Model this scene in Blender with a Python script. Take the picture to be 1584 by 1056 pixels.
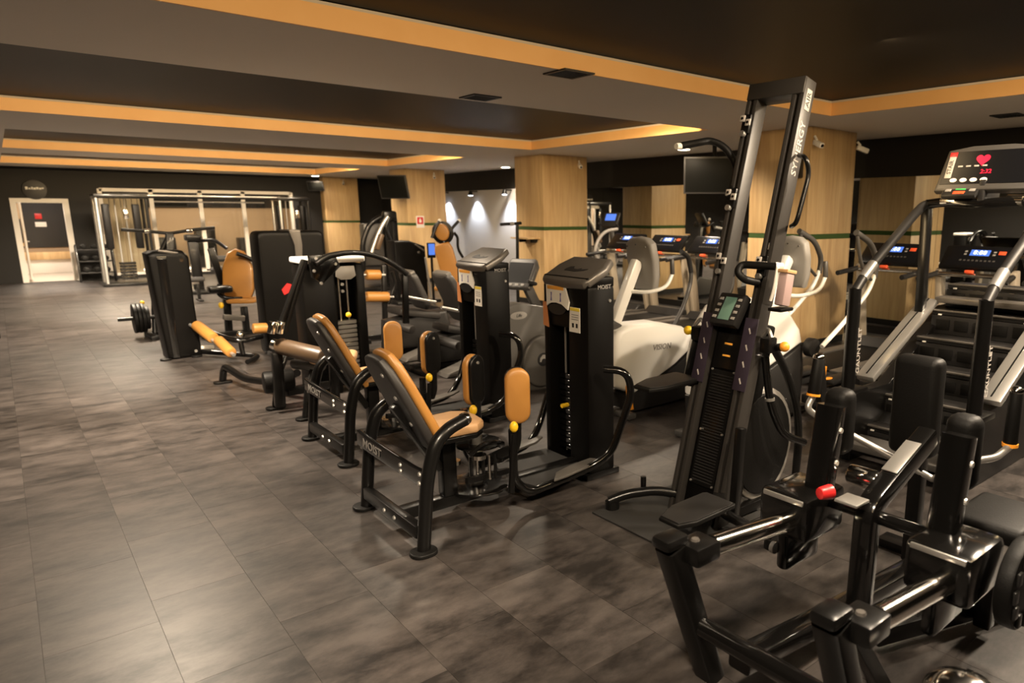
import bpy, bmesh, math, random
from mathutils import Vector, Matrix
random.seed(7)
for o in list(bpy.data.objects): bpy.data.objects.remove(o)
scene = bpy.context.scene
COL = scene.collection
R = math.radians
V = Vector

# ------------------------------------------------------------------ camera
EYE = V((0, 0, 1.82))
FPX, PPX, PPY = 1072.3, 974.0, 552.1
YAW, PIT, ROL = R(41.99), R(11.71), R(0.22)
_f = V((math.sin(YAW)*math.cos(PIT), math.cos(YAW)*math.cos(PIT), -math.sin(PIT)))
_r = V((math.cos(YAW), -math.sin(YAW), 0)); _u = _r.cross(_f)
_r, _u = _r*math.cos(ROL)+_u*math.sin(ROL), -_r*math.sin(ROL)+_u*math.cos(ROL)
cd = bpy.data.cameras.new('camera'); cam = bpy.data.objects.new('camera', cd); COL.objects.link(cam)
cam.matrix_world = Matrix(((_r.x, _u.x, -_f.x, 0), (_r.y, _u.y, -_f.y, 0), (_r.z, _u.z, -_f.z, EYE.z), (0, 0, 0, 1)))
cd.sensor_width = 36; cd.lens = FPX/1584*36
cd.shift_x = (792-PPX)/1584; cd.shift_y = (PPY-528)/1584
cd.clip_start = 0.05; cd.clip_end = 100
cd.dof.use_dof = True; cd.dof.focus_distance = 3.9; cd.dof.aperture_fstop = 2.2
scene.camera = cam

def at(px, py, X=None, Y=None, Z=None):
    """photo pixel -> point on the plane X=, Y= or Z="""
    d = _f + _r*((px-PPX)/FPX) - _u*((py-PPY)/FPX)
    if X is not None: t = X/d.x
    elif Y is not None: t = Y/d.y
    else: t = (Z-EYE.z)/d.z
    return EYE + d*t

# ------------------------------------------------------------------ world, exposure
w = bpy.data.worlds.new('world'); scene.world = w; w.use_nodes = True
w.node_tree.nodes['Background'].inputs[0].default_value = (1.0, 0.82, 0.62, 1)
w.node_tree.nodes['Background'].inputs[1].default_value = 0.02
scene.view_settings.view_transform = 'Standard'
try: scene.view_settings.look = 'None'
except Exception: pass
scene.view_settings.gamma = 1.0
scene.view_settings.use_curve_mapping = False
scene.view_settings.exposure = 2.38

# ------------------------------------------------------------------ room measures
CZ = 2.925            # soffit underside
RZ = 3.09             # black recess ceiling
XW = 9.97             # mirror wall
XL = -1.7             # wall left of the camera
YB = 23.85            # back wall with the door
YF = -3.0             # wall behind the camera
XE = 7.3              # right end of the ceiling recesses
REC = [(-2.4, XE, 0.35, 4.68), (-1.0, XE, 6.55, 10.75), (0.27, XE, 13.15, 16.95), (0.27, XE, 18.6, 22.15)]
PIL = [5.36, 11.37, 17.44, 22.85]   # near face of the four pillars
WARM = (1.0, 0.83, 0.63)

def lamp(name, kind, loc, energy, color=WARM, size=0.2, sy=None, target=None, spot=None, blend=0.6):
    l = bpy.data.lights.new(name, kind); l.energy = energy; l.color = color
    if kind == 'AREA':
        l.shape = 'RECTANGLE' if sy else 'DISK'; l.size = size
        if sy: l.size_y = sy
    elif kind == 'SPOT':
        l.shadow_soft_size = size; l.spot_size = R(spot or 100); l.spot_blend = blend
    else: l.shadow_soft_size = size
    o = bpy.data.objects.new(name, l); COL.objects.link(o); o.location = loc
    if target is not None:
        o.rotation_euler = (V(target)-V(loc)).to_track_quat('-Z', 'Y').to_euler()
    return o

# cove strips standing on the near ledge of every recess, washing the copper fascia opposite
for (x0, x1, y0, y1) in REC:
    k1 = 1.55 if y0 < 1 else 1.0
    lamp('cove_strip', 'AREA', ((x0+x1)/2, y0+0.10, RZ-0.06), (23 if y0 < 1 else 30)*(x1-x0)/7, (1, .70, .36), x1-x0-0.2, 0.05, ((x0+x1)/2, y1, CZ+0.02))
    lamp('cove_strip', 'AREA', (x1-2.2, (y0+y1)/2+0.3, RZ-0.02), 5, (1, .70, .36), 0.1, y1-y0-1.0, (x1, (y0+y1)/2+0.3, CZ+0.03))
    # recessed spots in the hidden near strip of the recess ceiling; a stronger row runs along the aisle
    for x, e in ((2.9, 60), (5.0, 100), (6.8, 115)):
        lamp('recess_spot', 'SPOT', (x, y0+0.42, RZ-0.02), e*k1, WARM, 0.12, target=(x+0.05, y0+1.2, 0), spot=152, blend=0.5)
    ax_ = 0.35 if y0 < 1 else 0.10*y0
    lamp('aisle_spot', 'SPOT', (ax_, y0+0.42, RZ-0.03), (160 if y0 < 1 else 400 if y0 < 8 else 620), WARM, 0.22, target=(ax_, y0+0.9, 0), spot=150, blend=0.8)
    lamp('aisle_spot', 'SPOT', (ax_, y0+0.62, RZ-0.03), 430 if y0 > 1 else 230, WARM, 0.15, target=(ax_+.05, y0+3.0, 0), spot=54, blend=0.9)

# ------------------------------------------------------------------ materials
def mat(name, col, rough=0.5, metal=0.0, emit=None, es=0.0, coat=0.0, bump=None, spec=0.5, var=None):
    m = bpy.data.materials.new(name); m.use_nodes = True
    nt = m.node_tree; b = nt.nodes['Principled BSDF']
    b.inputs['Base Color'].default_value = (*col, 1); b.inputs['Roughness'].default_value = rough
    b.inputs['Metallic'].default_value = metal; b.inputs['Coat Weight'].default_value = coat
    b.inputs['Specular IOR Level'].default_value = spec
    if emit: b.inputs['Emission Color'].default_value = (*emit, 1); b.inputs['Emission Strength'].default_value = es
    tc = None
    if bump or var:
        tc = nt.nodes.new('ShaderNodeTexCoord')
    if bump:
        n = nt.nodes.new('ShaderNodeTexNoise'); n.inputs['Scale'].default_value = bump[0]; n.inputs['Detail'].default_value = 4
        nt.links.new(tc.outputs['Object'], n.inputs['Vector'])
        bp = nt.nodes.new('ShaderNodeBump'); bp.inputs['Strength'].default_value = bump[1]; bp.inputs['Distance'].default_value = 0.002
        nt.links.new(n.outputs['Fac'], bp.inputs['Height']); nt.links.new(bp.outputs['Normal'], b.inputs['Normal'])
    if var:
        n = nt.nodes.new('ShaderNodeTexNoise'); n.inputs['Scale'].default_value = var[0]; n.inputs['Detail'].default_value = 5
        nt.links.new(tc.outputs['Object'], n.inputs['Vector'])
        mx = nt.nodes.new('ShaderNodeMix'); mx.data_type = 'RGBA'
        mx.inputs[6].default_value = (*col, 1); mx.inputs[7].default_value = (*var[1], 1)
        nt.links.new(n.outputs['Fac'], mx.inputs[0]); nt.links.new(mx.outputs[2], b.inputs['Base Color'])
    return m

def wood_mat(name, c1, c2):
    m = mat(name, c1, 0.45); nt = m.node_tree; b = nt.nodes['Principled BSDF']
    tc = nt.nodes.new('ShaderNodeTexCoord'); mp = nt.nodes.new('ShaderNodeMapping')
    mp.inputs['Scale'].default_value = (9, 9, 0.7)
    n = nt.nodes.new('ShaderNodeTexNoise'); n.inputs['Scale'].default_value = 2.0; n.inputs['Detail'].default_value = 8; n.inputs['Distortion'].default_value = 0.6
    n2 = nt.nodes.new('ShaderNodeTexNoise'); n2.inputs['Scale'].default_value = 0.35; n2.inputs['Detail'].default_value = 2
    rp = nt.nodes.new('ShaderNodeValToRGB')
    rp.color_ramp.elements[0].position = 0.3; rp.color_ramp.elements[0].color = (*c1, 1)
    rp.color_ramp.elements[1].position = 0.72; rp.color_ramp.elements[1].color = (*c2, 1)
    ad = nt.nodes.new('ShaderNodeMath'); ad.operation = 'ADD'
    sb = nt.nodes.new('ShaderNodeMath'); sb.operation = 'MULTIPLY'; sb.inputs[1].default_value = 0.5
    nt.links.new(tc.outputs['Object'], mp.inputs['Vector']); nt.links.new(mp.outputs[0], n.inputs['Vector']); nt.links.new(mp.outputs[0], n2.inputs['Vector'])
    nt.links.new(n.outputs['Fac'], ad.inputs[0]); nt.links.new(n2.outputs['Fac'], ad.inputs[1]); nt.links.new(ad.outputs[0], sb.inputs[0])
    nt.links.new(sb.outputs[0], rp.inputs[0]); nt.links.new(rp.outputs[0], b.inputs['Base Color'])
    return m

def tile_mat():
    m = mat('floor_vinyl', (.08, .07, .06), 0.36); nt = m.node_tree; b = nt.nodes['Principled BSDF']
    g = nt.nodes.new('ShaderNodeNewGeometry'); oi = nt.nodes.new('ShaderNodeObjectInfo')
    mp = nt.nodes.new('ShaderNodeMapping'); mp.inputs['Scale'].default_value = (0.55, 1.15, 1)
    cb = nt.nodes.new('ShaderNodeCombineXYZ'); vm = nt.nodes.new('ShaderNodeVectorMath'); vm.operation = 'ADD'
    ml = nt.nodes.new('ShaderNodeMath'); ml.operation = 'MULTIPLY'; ml.inputs[1].default_value = 40
    nt.links.new(oi.outputs['Random'], ml.inputs[0]); nt.links.new(ml.outputs[0], cb.inputs[2])
    nt.links.new(g.outputs['Position'], vm.inputs[0]); nt.links.new(cb.outputs[0], vm.inputs[1]); nt.links.new(vm.outputs[0], mp.inputs['Vector'])
    n = nt.nodes.new('ShaderNodeTexNoise'); n.inputs['Scale'].default_value = 4.2; n.inputs['Detail'].default_value = 12; n.inputs['Roughness'].default_value = 0.74
    nt.links.new(mp.outputs[0], n.inputs['Vector'])
    rp = nt.nodes.new('ShaderNodeValToRGB'); e = rp.color_ramp.elements
    e[0].position = 0.38; e[0].color = (.0125, .0107, .0099, 1); e[1].position = 0.63; e[1].color = (.068, .0580, .0530, 1)
    nt.links.new(n.outputs['Fac'], rp.inputs[0])
    hv = nt.nodes.new('ShaderNodeHueSaturation'); mr = nt.nodes.new('ShaderNodeMapRange'); mr.inputs[3].default_value = 0.88; mr.inputs[4].default_value = 1.12
    nt.links.new(oi.outputs['Random'], mr.inputs[0]); nt.links.new(mr.outputs[0], hv.inputs['Value'])
    nt.links.new(rp.outputs[0], hv.inputs['Color']); nt.links.new(hv.outputs[0], b.inputs['Base Color'])
    r2 = nt.nodes.new('ShaderNodeMapRange'); r2.inputs[3].default_value = 0.46; r2.inputs[4].default_value = 0.28
    nt.links.new(n.outputs['Fac'], r2.inputs[0]); nt.links.new(r2.outputs[0], b.inputs['Roughness'])
    bp = nt.nodes.new('ShaderNodeBump'); bp.inputs['Strength'].default_value = 0.12; bp.inputs['Distance'].default_value = 0.003
    nt.links.new(n.outputs['Fac'], bp.inputs['Height']); nt.links.new(bp.outputs['Normal'], b.inputs['Normal'])
    return m

M = dict(
    tile=tile_mat(), grout=mat('grout', (.03, .027, .024), .8),
    wood=wood_mat('oak_veneer', (.38, .235, .10), (.65, .46, .235)),
    copper=mat('copper_paint', (.86, .53, .23), .45, .1, var=(3.0, (.78, .43, .155))),
    soffit=mat('soffit_paint', (.62, .56, .49), .75), black_paint=mat('black_paint', (.0095, .0085, .0078), .6, spec=.25),
    recess=mat('recess_paint', (.0016, .0014, .0013), .5, spec=.2),
    greywall=mat('grey_wall_paint', (.34, .33, .32), .7), white_paint=mat('white_paint', (.72, .68, .62), .5),
    moss=mat('moss', (.018, .045, .008), .95, bump=(90, 1.0), var=(60, (.04, .085, .014))),
    mirror=mat('mirror_glass', (.80, .82, .80), .012, 1.0), black=mat('black_powder_coat', (.0045, .0042, .004), .30, spec=.28, coat=.10, bump=(300, .15)),
    gloss=mat('black_gloss', (.004, .0037, .0035), .16, coat=.4), shroud=mat('black_shroud', (.0032, .0028, .0025), .42, spec=.12, bump=(250, .2)),
    rubber=mat('black_rubber', (.005, .0046, .0042), .5, spec=.18, bump=(120, .4)), mesh=mat('dark_mesh_plate', (.016, .015, .014), .6, bump=(420, 1.0)),
    dgrey=mat('dark_grey_plastic', (.015, .014, .0135), .42, spec=.35), mgrey=mat('mid_grey_plastic', (.055, .051, .047), .42), lgrey=mat('light_grey_plastic', (.27, .255, .235), .42),
    cap=mat('titanium_cap', (.13, .118, .105), .36, .45), steel=mat('brushed_steel', (.50, .48, .45), .32, .8), chrome=mat('chrome', (.78, .74, .68), .12, 1.0),
    white=mat('white_plastic', (.84, .82, .77), .35, coat=.2), tan=mat('tan_leather', (.42, .20, .045), .42, coat=.12, bump=(160, .25), var=(7, (.36, .16, .034))),
    lit_tan=mat('lit_tan_leather', (.52, .31, .15), .45, coat=.1, bump=(160, .25)),  # the tan leather again, with the light on the seat mixed into its colour
    brown=mat('brown_vinyl', (.085, .052, .028), .4, coat=.15), bike=mat('bike_grey', (.085, .078, .070), .42), rail=mat('rail_grey', (.030, .027, .0245), .40, spec=.4), charcoal=mat('charcoal_vinyl', (.020, .018, .017), .5, bump=(160, .3)),
    yellow=mat('yellow_plastic', (.85, .52, .02), .35), orange=mat('orange_plastic', (.85, .33, .03), .4), red=mat('red_plastic', (.55, .02, .02), .35),
    purple=mat('purple_print', (.026, .018, .030), .5), paper=mat('white_label', (.74, .71, .65), .5), paper_y=mat('yellow_print', (.80, .62, .05), .5),
    paper_o=mat('orange_print', (.78, .36, .05), .5), ink=mat('blue_ink', (.10, .09, .30), .5), sticker=mat('orange_sticker', (.52, .20, .07), .5),
    greyprint=mat('grey_print', (.24, .225, .21), .5), whiteprint=mat('white_print', (.42, .39, .36), .5),
    lcd=mat('green_lcd', (.10, .16, .12), .25, emit=(.10, .20, .13), es=.05),
    screen=mat('dark_screen', (.005, .005, .006), .30, spec=.25), blue=mat('blue_display', (.02, .04, .2), .2, emit=(.13, .30, 1.0), es=.16),
    digit=mat('display_digits', (.6, .7, .9), .3, emit=(.7, .85, 1.0), es=.22), redled=mat('red_led', (.4, .01, .03), .3, emit=(1.0, .01, .05), es=.16),
    redbtn=mat('red_button', (.70, .09, .03), .4, emit=(1, .12, .03), es=.02), green_btn=mat('green_button', (.06, .42, .10), .4, emit=(.1, .8, .2), es=.02),
    lampw=mat('lamp_diffuser', (.9, .9, .85), .4, emit=(1.0, .86, .62), es=3), lampc=mat('cool_lamp_diffuser', (.9, .9, .9), .4, emit=(.8, .88, 1.0), es=3),
    tv=mat('tv_screen', (.006, .006, .005), .4, spec=.12), tvframe=mat('tv_frame', (.03, .028, .026), .4), glass=None,
    beige=mat('beige_wall', (.36, .26, .165), .7), blind=mat('beige_blind', (.50, .42, .31), .7), pinkbot=mat('smoke_plastic', (.35, .25, .24), .3), beigep=mat('beige_plastic', (.30, .25, .185), .5),
)
def glass_mat():
    m = bpy.data.materials.new('clear_glass'); m.use_nodes = True; nt = m.node_tree; nt.nodes.clear()
    o = nt.nodes.new('ShaderNodeOutputMaterial'); t = nt.nodes.new('ShaderNodeBsdfTransparent'); g = nt.nodes.new('ShaderNodeBsdfGlossy')
    g.inputs['Roughness'].default_value = .03; t.inputs[0].default_value = (.93, .93, .90, 1)
    fr = nt.nodes.new('ShaderNodeFresnel'); fr.inputs[0].default_value = 1.45; mx = nt.nodes.new('ShaderNodeMixShader')
    nt.links.new(fr.outputs[0], mx.inputs[0]); nt.links.new(t.outputs[0], mx.inputs[1]); nt.links.new(g.outputs[0], mx.inputs[2]); nt.links.new(mx.outputs[0], o.inputs[0])
    return m
M['glass'] = glass_mat()

# ------------------------------------------------------------------ mesh builder
def basis(n, up=(0, 0, 1)):
    n = V(n).normalized(); up = V(up)
    if abs(n.dot(up.normalized())) > .98: up = V((0, 1, 0))
    ux = up.cross(n).normalized(); uy = n.cross(ux).normalized()
    return ux, uy, n
def rrect(wd, ht, r, n=5):
    r = min(r, wd/2-1e-4, ht/2-1e-4); pts = []
    for cx, cy, a0 in ((wd/2-r, ht/2-r, 0), (-wd/2+r, ht/2-r, 90), (-wd/2+r, -ht/2+r, 180), (wd/2-r, -ht/2+r, 270)):
        for i in range(n+1):
            a = R(a0+90*i/n); pts.append((cx+r*math.cos(a), cy+r*math.sin(a)))
    return pts
def fillet(pts, d=.06, seg=5):
    pts = [V(p) for p in pts]; out = [pts[0]]
    for i in range(1, len(pts)-1):
        a, b, c = pts[i-1], pts[i], pts[i+1]
        la, lc = (a-b).length, (c-b).length; k = min(d, la*.48, lc*.48)
        p, q = b+(a-b)/la*k, b+(c-b)/lc*k
        for j in range(seg+1):
            t = j/seg; out.append(p*(1-t)**2+b*2*t*(1-t)+q*t*t)
    out.append(pts[-1]); return out
class MB:
    def __init__(s): s.v = []; s.f = []
    def add(s, vs, fs):
        k = len(s.v); s.v += [V(p) for p in vs]; s.f += [[i+k for i in f] for f in fs]; return s
    def box(s, x0, x1, y0, y1, z0, z1):
        return s.add([(x, y, z) for z in (z0, z1) for y in (y0, y1) for x in (x0, x1)],
                     [(0, 2, 3, 1), (4, 5, 7, 6), (0, 1, 5, 4), (2, 6, 7, 3), (0, 4, 6, 2), (1, 3, 7, 5)])
    def rbox(s, c, size, bev=.01, ax=None, seg=2):
        bm = bmesh.new(); bmesh.ops.create_cube(bm, size=1)
        for v in bm.verts: v.co = V((v.co.x*size[0], v.co.y*size[1], v.co.z*size[2]))
        bmesh.ops.bevel(bm, geom=bm.edges[:], offset=bev, segments=seg, affect='EDGES', profile=.5)
        bm.verts.index_update(); c = V(c); ux, uy, un = ax or (V((1, 0, 0)), V((0, 1, 0)), V((0, 0, 1)))
        s.add([c+ux*v.co.x+uy*v.co.y+un*v.co.z for v in bm.verts], [[v.index for v in f.verts] for f in bm.faces]); bm.free(); return s
    def bar(s, p0, p1, wd, ht, bev=.006, up=(0, 0, 1)):
        p0, p1 = V(p0), V(p1); ux, uy, un = basis(p1-p0, up)
        return s.rbox((p0+p1)/2, (wd, ht, (p1-p0).length), bev, (ux, uy, un))
    def ring(s, pts, r, n=12, sect=None, up=None, rads=None):
        pts = [V(p) for p in pts]; k0 = len(s.v); N = len(pts); ux = None; m = n
        for i, p in enumerate(pts):
            t = (pts[min(i+1, N-1)]-pts[max(i-1, 0)]).normalized()
            if up is not None: ux = V(up).cross(t).normalized()
            elif ux is None: ux = basis(t)[0]
            else: ux = (ux-t*ux.dot(t)).normalized()
            uy = t.cross(ux); rr = rads[i] if rads else r
            if sect: prof = sect; m = len(sect)
            else: prof = [(rr*math.cos(2*math.pi*j/n), rr*math.sin(2*math.pi*j/n)) for j in range(n)]
            s.v += [p+ux*a+uy*b for a, b in prof]
        for i in range(N-1):
            for j in range(m):
                a = k0+i*m+j; b = k0+i*m+(j+1) % m; s.f.append([a, b, b+m, a+m])
        s.f.append([k0+j for j in range(m)][::-1]); s.f.append([k0+(N-1)*m+j for j in range(m)]); return s
    def tube(s, pts, r, n=12, d=.08, **k): return s.ring(fillet(pts, d), r, n, **k)
    def rtube(s, pts, wd, ht, d=.08, up=(0, 0, 1)): return s.ring(fillet(pts, d), 0, sect=rrect(wd, ht, min(wd, ht)*.18, 2), up=up)
    def cyl(s, p0, p1, r, r2=None, n=20, bev=0):
        p0, p1 = V(p0), V(p1); r2 = r if r2 is None else r2
        if bev:
            t = (p1-p0).normalized(); return s.ring([p0, p0+t*bev*.3, p0+t*bev, p1-t*bev, p1-t*bev*.3, p1], r, n, rads=[r-bev, r-bev*.3, r, r2, r2-bev*.3, r2-bev])
        return s.ring([p0, p1], r, n, rads=[r, r2])
    def slab(s, poly, o, ux, uy, t, edge=.008, seg=3, dome=0.0):
        o, ux, uy = V(o), V(ux).normalized(), V(uy).normalized(); n = ux.cross(uy)
        cx = sum(p[0] for p in poly)/len(poly); cy = sum(p[1] for p in poly)/len(poly); m = len(poly)
        rad = min(max(abs(p[0]-cx) for p in poly), max(abs(p[1]-cy) for p in poly))
        lay = []
        if edge > 0:
            for i in range(seg+1):
                a = R(90*i/seg); lay.append((-t/2+edge*(1-math.sin(a)), edge*(1-math.cos(a))))
            lay = [(h, ins) for h, ins in lay][::-1]
            lay = [(-t/2+edge*(1-math.cos(R(90*i/seg))), edge*(1-math.sin(R(90*i/seg)))) for i in range(seg+1)]
            lay += [(-h, ins) for h, ins in lay[::-1]]
        else: lay = [(-t/2, 0), (t/2, 0)]
        k0 = len(s.v)
        for h, ins in lay:
            sc = 1-ins/rad; s.v += [o+ux*(cx+(p[0]-cx)*sc)+uy*(cy+(p[1]-cy)*sc)+n*h for p in poly]
        for i in range(len(lay)-1):
            for j in range(m):
                a = k0+i*m+j; b = k0+i*m+(j+1) % m; s.f.append([a, b, b+m, a+m])
        L = len(lay)
        if dome:
            rings = 4; base = k0+(L-1)*m; h0 = lay[-1][0]; sc0 = 1-lay[-1][1]/rad
            prev = base
            for q in range(1, rings+1):
                f = 1-q/(rings+.001)
                kk = len(s.v); hh = h0+dome*math.sin(R(90*q/rings))
                s.v += [o+ux*(cx+(p[0]-cx)*sc0*f)+uy*(cy+(p[1]-cy)*sc0*f)+n*hh for p in poly]
                for j in range(m): s.f.append([prev+j, prev+(j+1) % m, kk+(j+1) % m, kk+j])
                prev = kk
        else: s.f.append([k0+(L-1)*m+j for j in range(m)])
        s.f.append([k0+j for j in range(m)][::-1]); return s
    def prism(s, prof, o, ux, uy, t, edge=0.0): return s.slab(prof, o, ux, uy, t, edge)
    def ball(s, c, r, n=12, sz=1.0):
        c = V(c); rings = n//2; k0 = len(s.v)
        for i in range(1, rings):
            a = math.pi*i/rings; s.v += [c+V((r*math.sin(a)*math.cos(2*math.pi*j/n), r*math.sin(a)*math.sin(2*math.pi*j/n), r*sz*math.cos(a))) for j in range(n)]
        for i in range(rings-2):
            for j in range(n): s.f.append([k0+i*n+j, k0+(i+1)*n+j, k0+(i+1)*n+(j+1) % n, k0+i*n+(j+1) % n])
        kt = len(s.v); s.v += [c+V((0, 0, r*sz)), c-V((0, 0, r*sz))]
        for j in range(n):
            s.f.append([kt, k0+j, k0+(j+1) % n]); b = k0+(rings-2)*n; s.f.append([kt+1, b+(j+1) % n, b+j])
        return s

def wloc(o):
    p = V((0, 0, 0))
    while o is not None: p = p+o.location; o = o.parent
    return p
def tag(o, label=None, cat=None, group=None, kind=None):
    for k, x in (('label', label), ('category', cat), ('group', group), ('kind', kind)):
        if x: o[k] = x
    return o
def finish(me, m, ang=38):
    me.materials.append(m)
    me.polygons.foreach_set('use_smooth', [True]*len(me.polygons))
    me.set_sharp_from_angle(angle=R(ang)); me.update()
def part(name, mb, m, parent=None, label=None, ang=38):
    """one mesh object; mb holds world coordinates"""
    off = wloc(parent) if parent else V((0, 0, 0))
    loc = V((0, 0, 0))
    me = bpy.data.meshes.new(name); me.from_pydata([tuple(p-off) for p in mb.v], [], mb.f)
    bm = bmesh.new(); bm.from_mesh(me); bmesh.ops.recalc_face_normals(bm, faces=bm.faces); bm.to_mesh(me); bm.free()
    finish(me, M[m] if isinstance(m, str) else m, ang)
    o = bpy.data.objects.new(name, me); COL.objects.link(o); o.parent = parent
    if label: o['label'] = label
    return o
def thing(name, label, cat, loc, group=None):
    o = bpy.data.objects.new(name, None); COL.objects.link(o); o.location = loc; o.empty_display_size = .1
    return tag(o, label, cat, group)
def single(name, mb, m, label, cat, group=None, ang=38):
    """a thing that is one mesh, origin at the middle of its base"""
    c = V((sum(p.x for p in mb.v)/len(mb.v), sum(p.y for p in mb.v)/len(mb.v), min(p.z for p in mb.v)))
    for p in mb.v: p -= c
    o = part(name, mb, m, None, ang=ang); o.location = c
    return tag(o, label, cat, group)
def struct(name, mb, m, parent=None, ang=30):
    o = part(name, mb, m, parent, ang=ang)
    if parent is None: o['kind'] = 'structure'
    return o
def text(name, s, size, o, ux, uy, m, parent, ext=.0008, shear=0.0, sx=1.0):
    cu = bpy.data.curves.new(name, 'FONT'); cu.body = s; cu.size = size; cu.extrude = ext; cu.align_x = 'CENTER'; cu.align_y = 'CENTER'; cu.shear = shear; cu.offset = size*.012; cu.resolution_u = 2
    t = bpy.data.objects.new(name, cu); COL.objects.link(t)
    me = bpy.data.meshes.new_from_object(t.evaluated_get(bpy.context.evaluated_depsgraph_get()))
    bpy.data.objects.remove(t); bpy.data.curves.remove(cu)
    ux, uy, o = V(ux).normalized(), V(uy).normalized(), V(o); n = ux.cross(uy); off = wloc(parent)
    for v in me.vertices: c = v.co.copy(); v.co = o+ux*c.x*sx+uy*c.y+n*c.z-off
    me.materials.clear(); me.materials.append(M[m]); me.name = name
    ob = bpy.data.objects.new(name, me); COL.objects.link(ob); ob.parent = parent; return ob
def copy_tree(o, parent=None):
    c = o.copy(); COL.objects.link(c); c.parent = parent
    for ch in [q for q in o.children]: copy_tree(ch, c)
    return c
X_, Y_, Z_ = V((1, 0, 0)), V((0, 1, 0)), V((0, 0, 1))

# =================================================================== STRUCTURE
# floor: slab with vinyl tiles laid on it; the nearest in view are single pieces
TW, TL = 0.406, 0.812
slab = MB(); slab.box(XL-.2, XW+.2, YF-.2, YB+.1, -.12, -.0025)
floor = struct('floor', slab, 'grout')
tile_v = MB().box(-TW/2+.0008, TW/2-.0008, -TL/2+.0008, TL/2-.0008, -.0024, 0)
tile_me = bpy.data.meshes.new('tile'); tile_me.from_pydata([tuple(p) for p in tile_v.v], [], tile_v.f); tile_me.materials.append(M['tile'])
rest = MB(); cand = []
ncol = int((XW-XL)/TW)+2
for i in range(-5, ncol-4):
    xc = 0.314+TW/2+i*TW
    sh = (0.27*i*TL) % TL
    for j in range(-5, 31):
        yc = j*TL+sh+.1
        if xc-TW/2 < XL or xc+TW/2 > XW or yc-TL/2 < YF or yc+TL/2 > YB+.0: continue
        d = V((xc, yc, -EYE.z)); dz = d.dot(_f)
        px = PPX+FPX*d.dot(_r)/dz if dz > .3 else -999; py = PPY-FPX*d.dot(_u)/dz if dz > .3 else 9999
        vis = -120 < px < 1700 and py < 1250
        hid = 0 if xc < 2.6 else 3.0 if xc < 4.2 else 8
        cand.append(((d.length+hid if vis else 99), xc, yc))
cand.sort()
for k, (q, xc, yc) in enumerate(cand):
    if k < 300 and q < 90:
        o = bpy.data.objects.new('tile', tile_me); COL.objects.link(o); o.parent = floor; o.location = (xc, yc, 0)
    else: rest.box(xc-TW/2+.0008, xc+TW/2-.0008, yc-TL/2+.0008, yc+TL/2-.0008, -.0024, 0)
tag(part('tile_field', rest, 'tile', floor), kind='stuff')

# ceiling: grey soffit with four rectangular recesses, black ceiling inside them
c = MB(); T = .16
c.box(XE, XW+.2, YF-.2, YB+.1, CZ, CZ+T)
ys = [YF-.2]+[q for r in REC for q in (r[2], r[3])]+[YB+.1]
for a, b in zip(ys[0::2], ys[1::2]): c.box(XL-.2, XE, a, b, CZ, CZ+T)
for (x0, x1, y0, y1) in REC:
    if x0 > XL-.2: c.box(XL-.2, x0, y0, y1, CZ, CZ+T)
ceiling = struct('ceiling', c, 'soffit')
part('recess_ceiling', MB().box(XL-.25, XW+.25, YF-.25, YB+.15, RZ, RZ+.06), 'recess', ceiling)
n = 0
for (x0, x1, y0, y1) in REC:
    n += 1; struct('trim_%d' % n, MB().box(max(x0, XL), x1-.02, y1-.02, y1-.001, CZ-.004, RZ-.03), 'copper')
    n += 1; struct('trim_%d' % n, MB().box(x1-.02, x1-.001, y0+.001, y1-.001, CZ-.004, RZ-.03), 'copper')
# walls
struct('wall_left', MB().box(XL-.2, XL, YF, YB, 0, CZ), 'black_paint')
struct('wall_front', MB().box(XL-.2, XW+.2, YF-.2, YF, 0, CZ), 'black_paint')
wr = struct('wall_right', MB().box(XW, XW+.2, YF, YB+.1, 0, CZ), 'black_paint')
MZ = 2.36
for i in range(13):
    y0 = YF+.1+i*1.24
    part('mirror_panel', MB().box(XW-.008, XW-.001, y0+.002, y0+1.238, .12, MZ), 'mirror', wr)
part('painted_panel', MB().box(XW-.012, XW-.001, 14.2, 20.4, .1, 2.42), 'greywall', wr)
# back wall, with a doorway and a long glazed opening
DX0, DX1, DZ = .40, 1.45, 2.09
GX0, GX1, GZ0, GZ1 = 2.2, 7.05, .10, 2.42
b = MB(); Y1 = YB+.18
b.box(XL-.2, DX0, YB, Y1, 0, CZ); b.box(DX0, DX1, YB, Y1, DZ, CZ); b.box(DX1, GX0, YB, Y1, 0, CZ)
b.box(GX0, GX1, YB, Y1, GZ1, CZ); b.box(GX0, GX1, YB, Y1, 0, GZ0); b.box(GX1, XW+.2, YB, Y1, 0, CZ)
struct('wall_back', b, 'black_paint')
d = struct('door_1', MB().box(DX0-.06, DX0+.06, YB-.03, Y1+.02, 0, DZ+.05).box(DX1-.06, DX1+.06, YB-.03, Y1+.02, 0, DZ+.05).box(DX0+.06, DX1-.06, YB-.03, Y1+.02, DZ-.06, DZ+.05), 'white_paint')
part('door_leaf', MB().rbox((DX0+.13, YB+.66, DZ/2), (.04, .88, DZ-.1), .004), 'white_paint', d)
part('door_handle', MB().tube([(DX0+.15, YB+.95, 1.02), (DX0+.21, YB+.95, 1.02), (DX0+.21, YB+.84, 1.02)], .011, 8, .02), 'steel', d)
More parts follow.
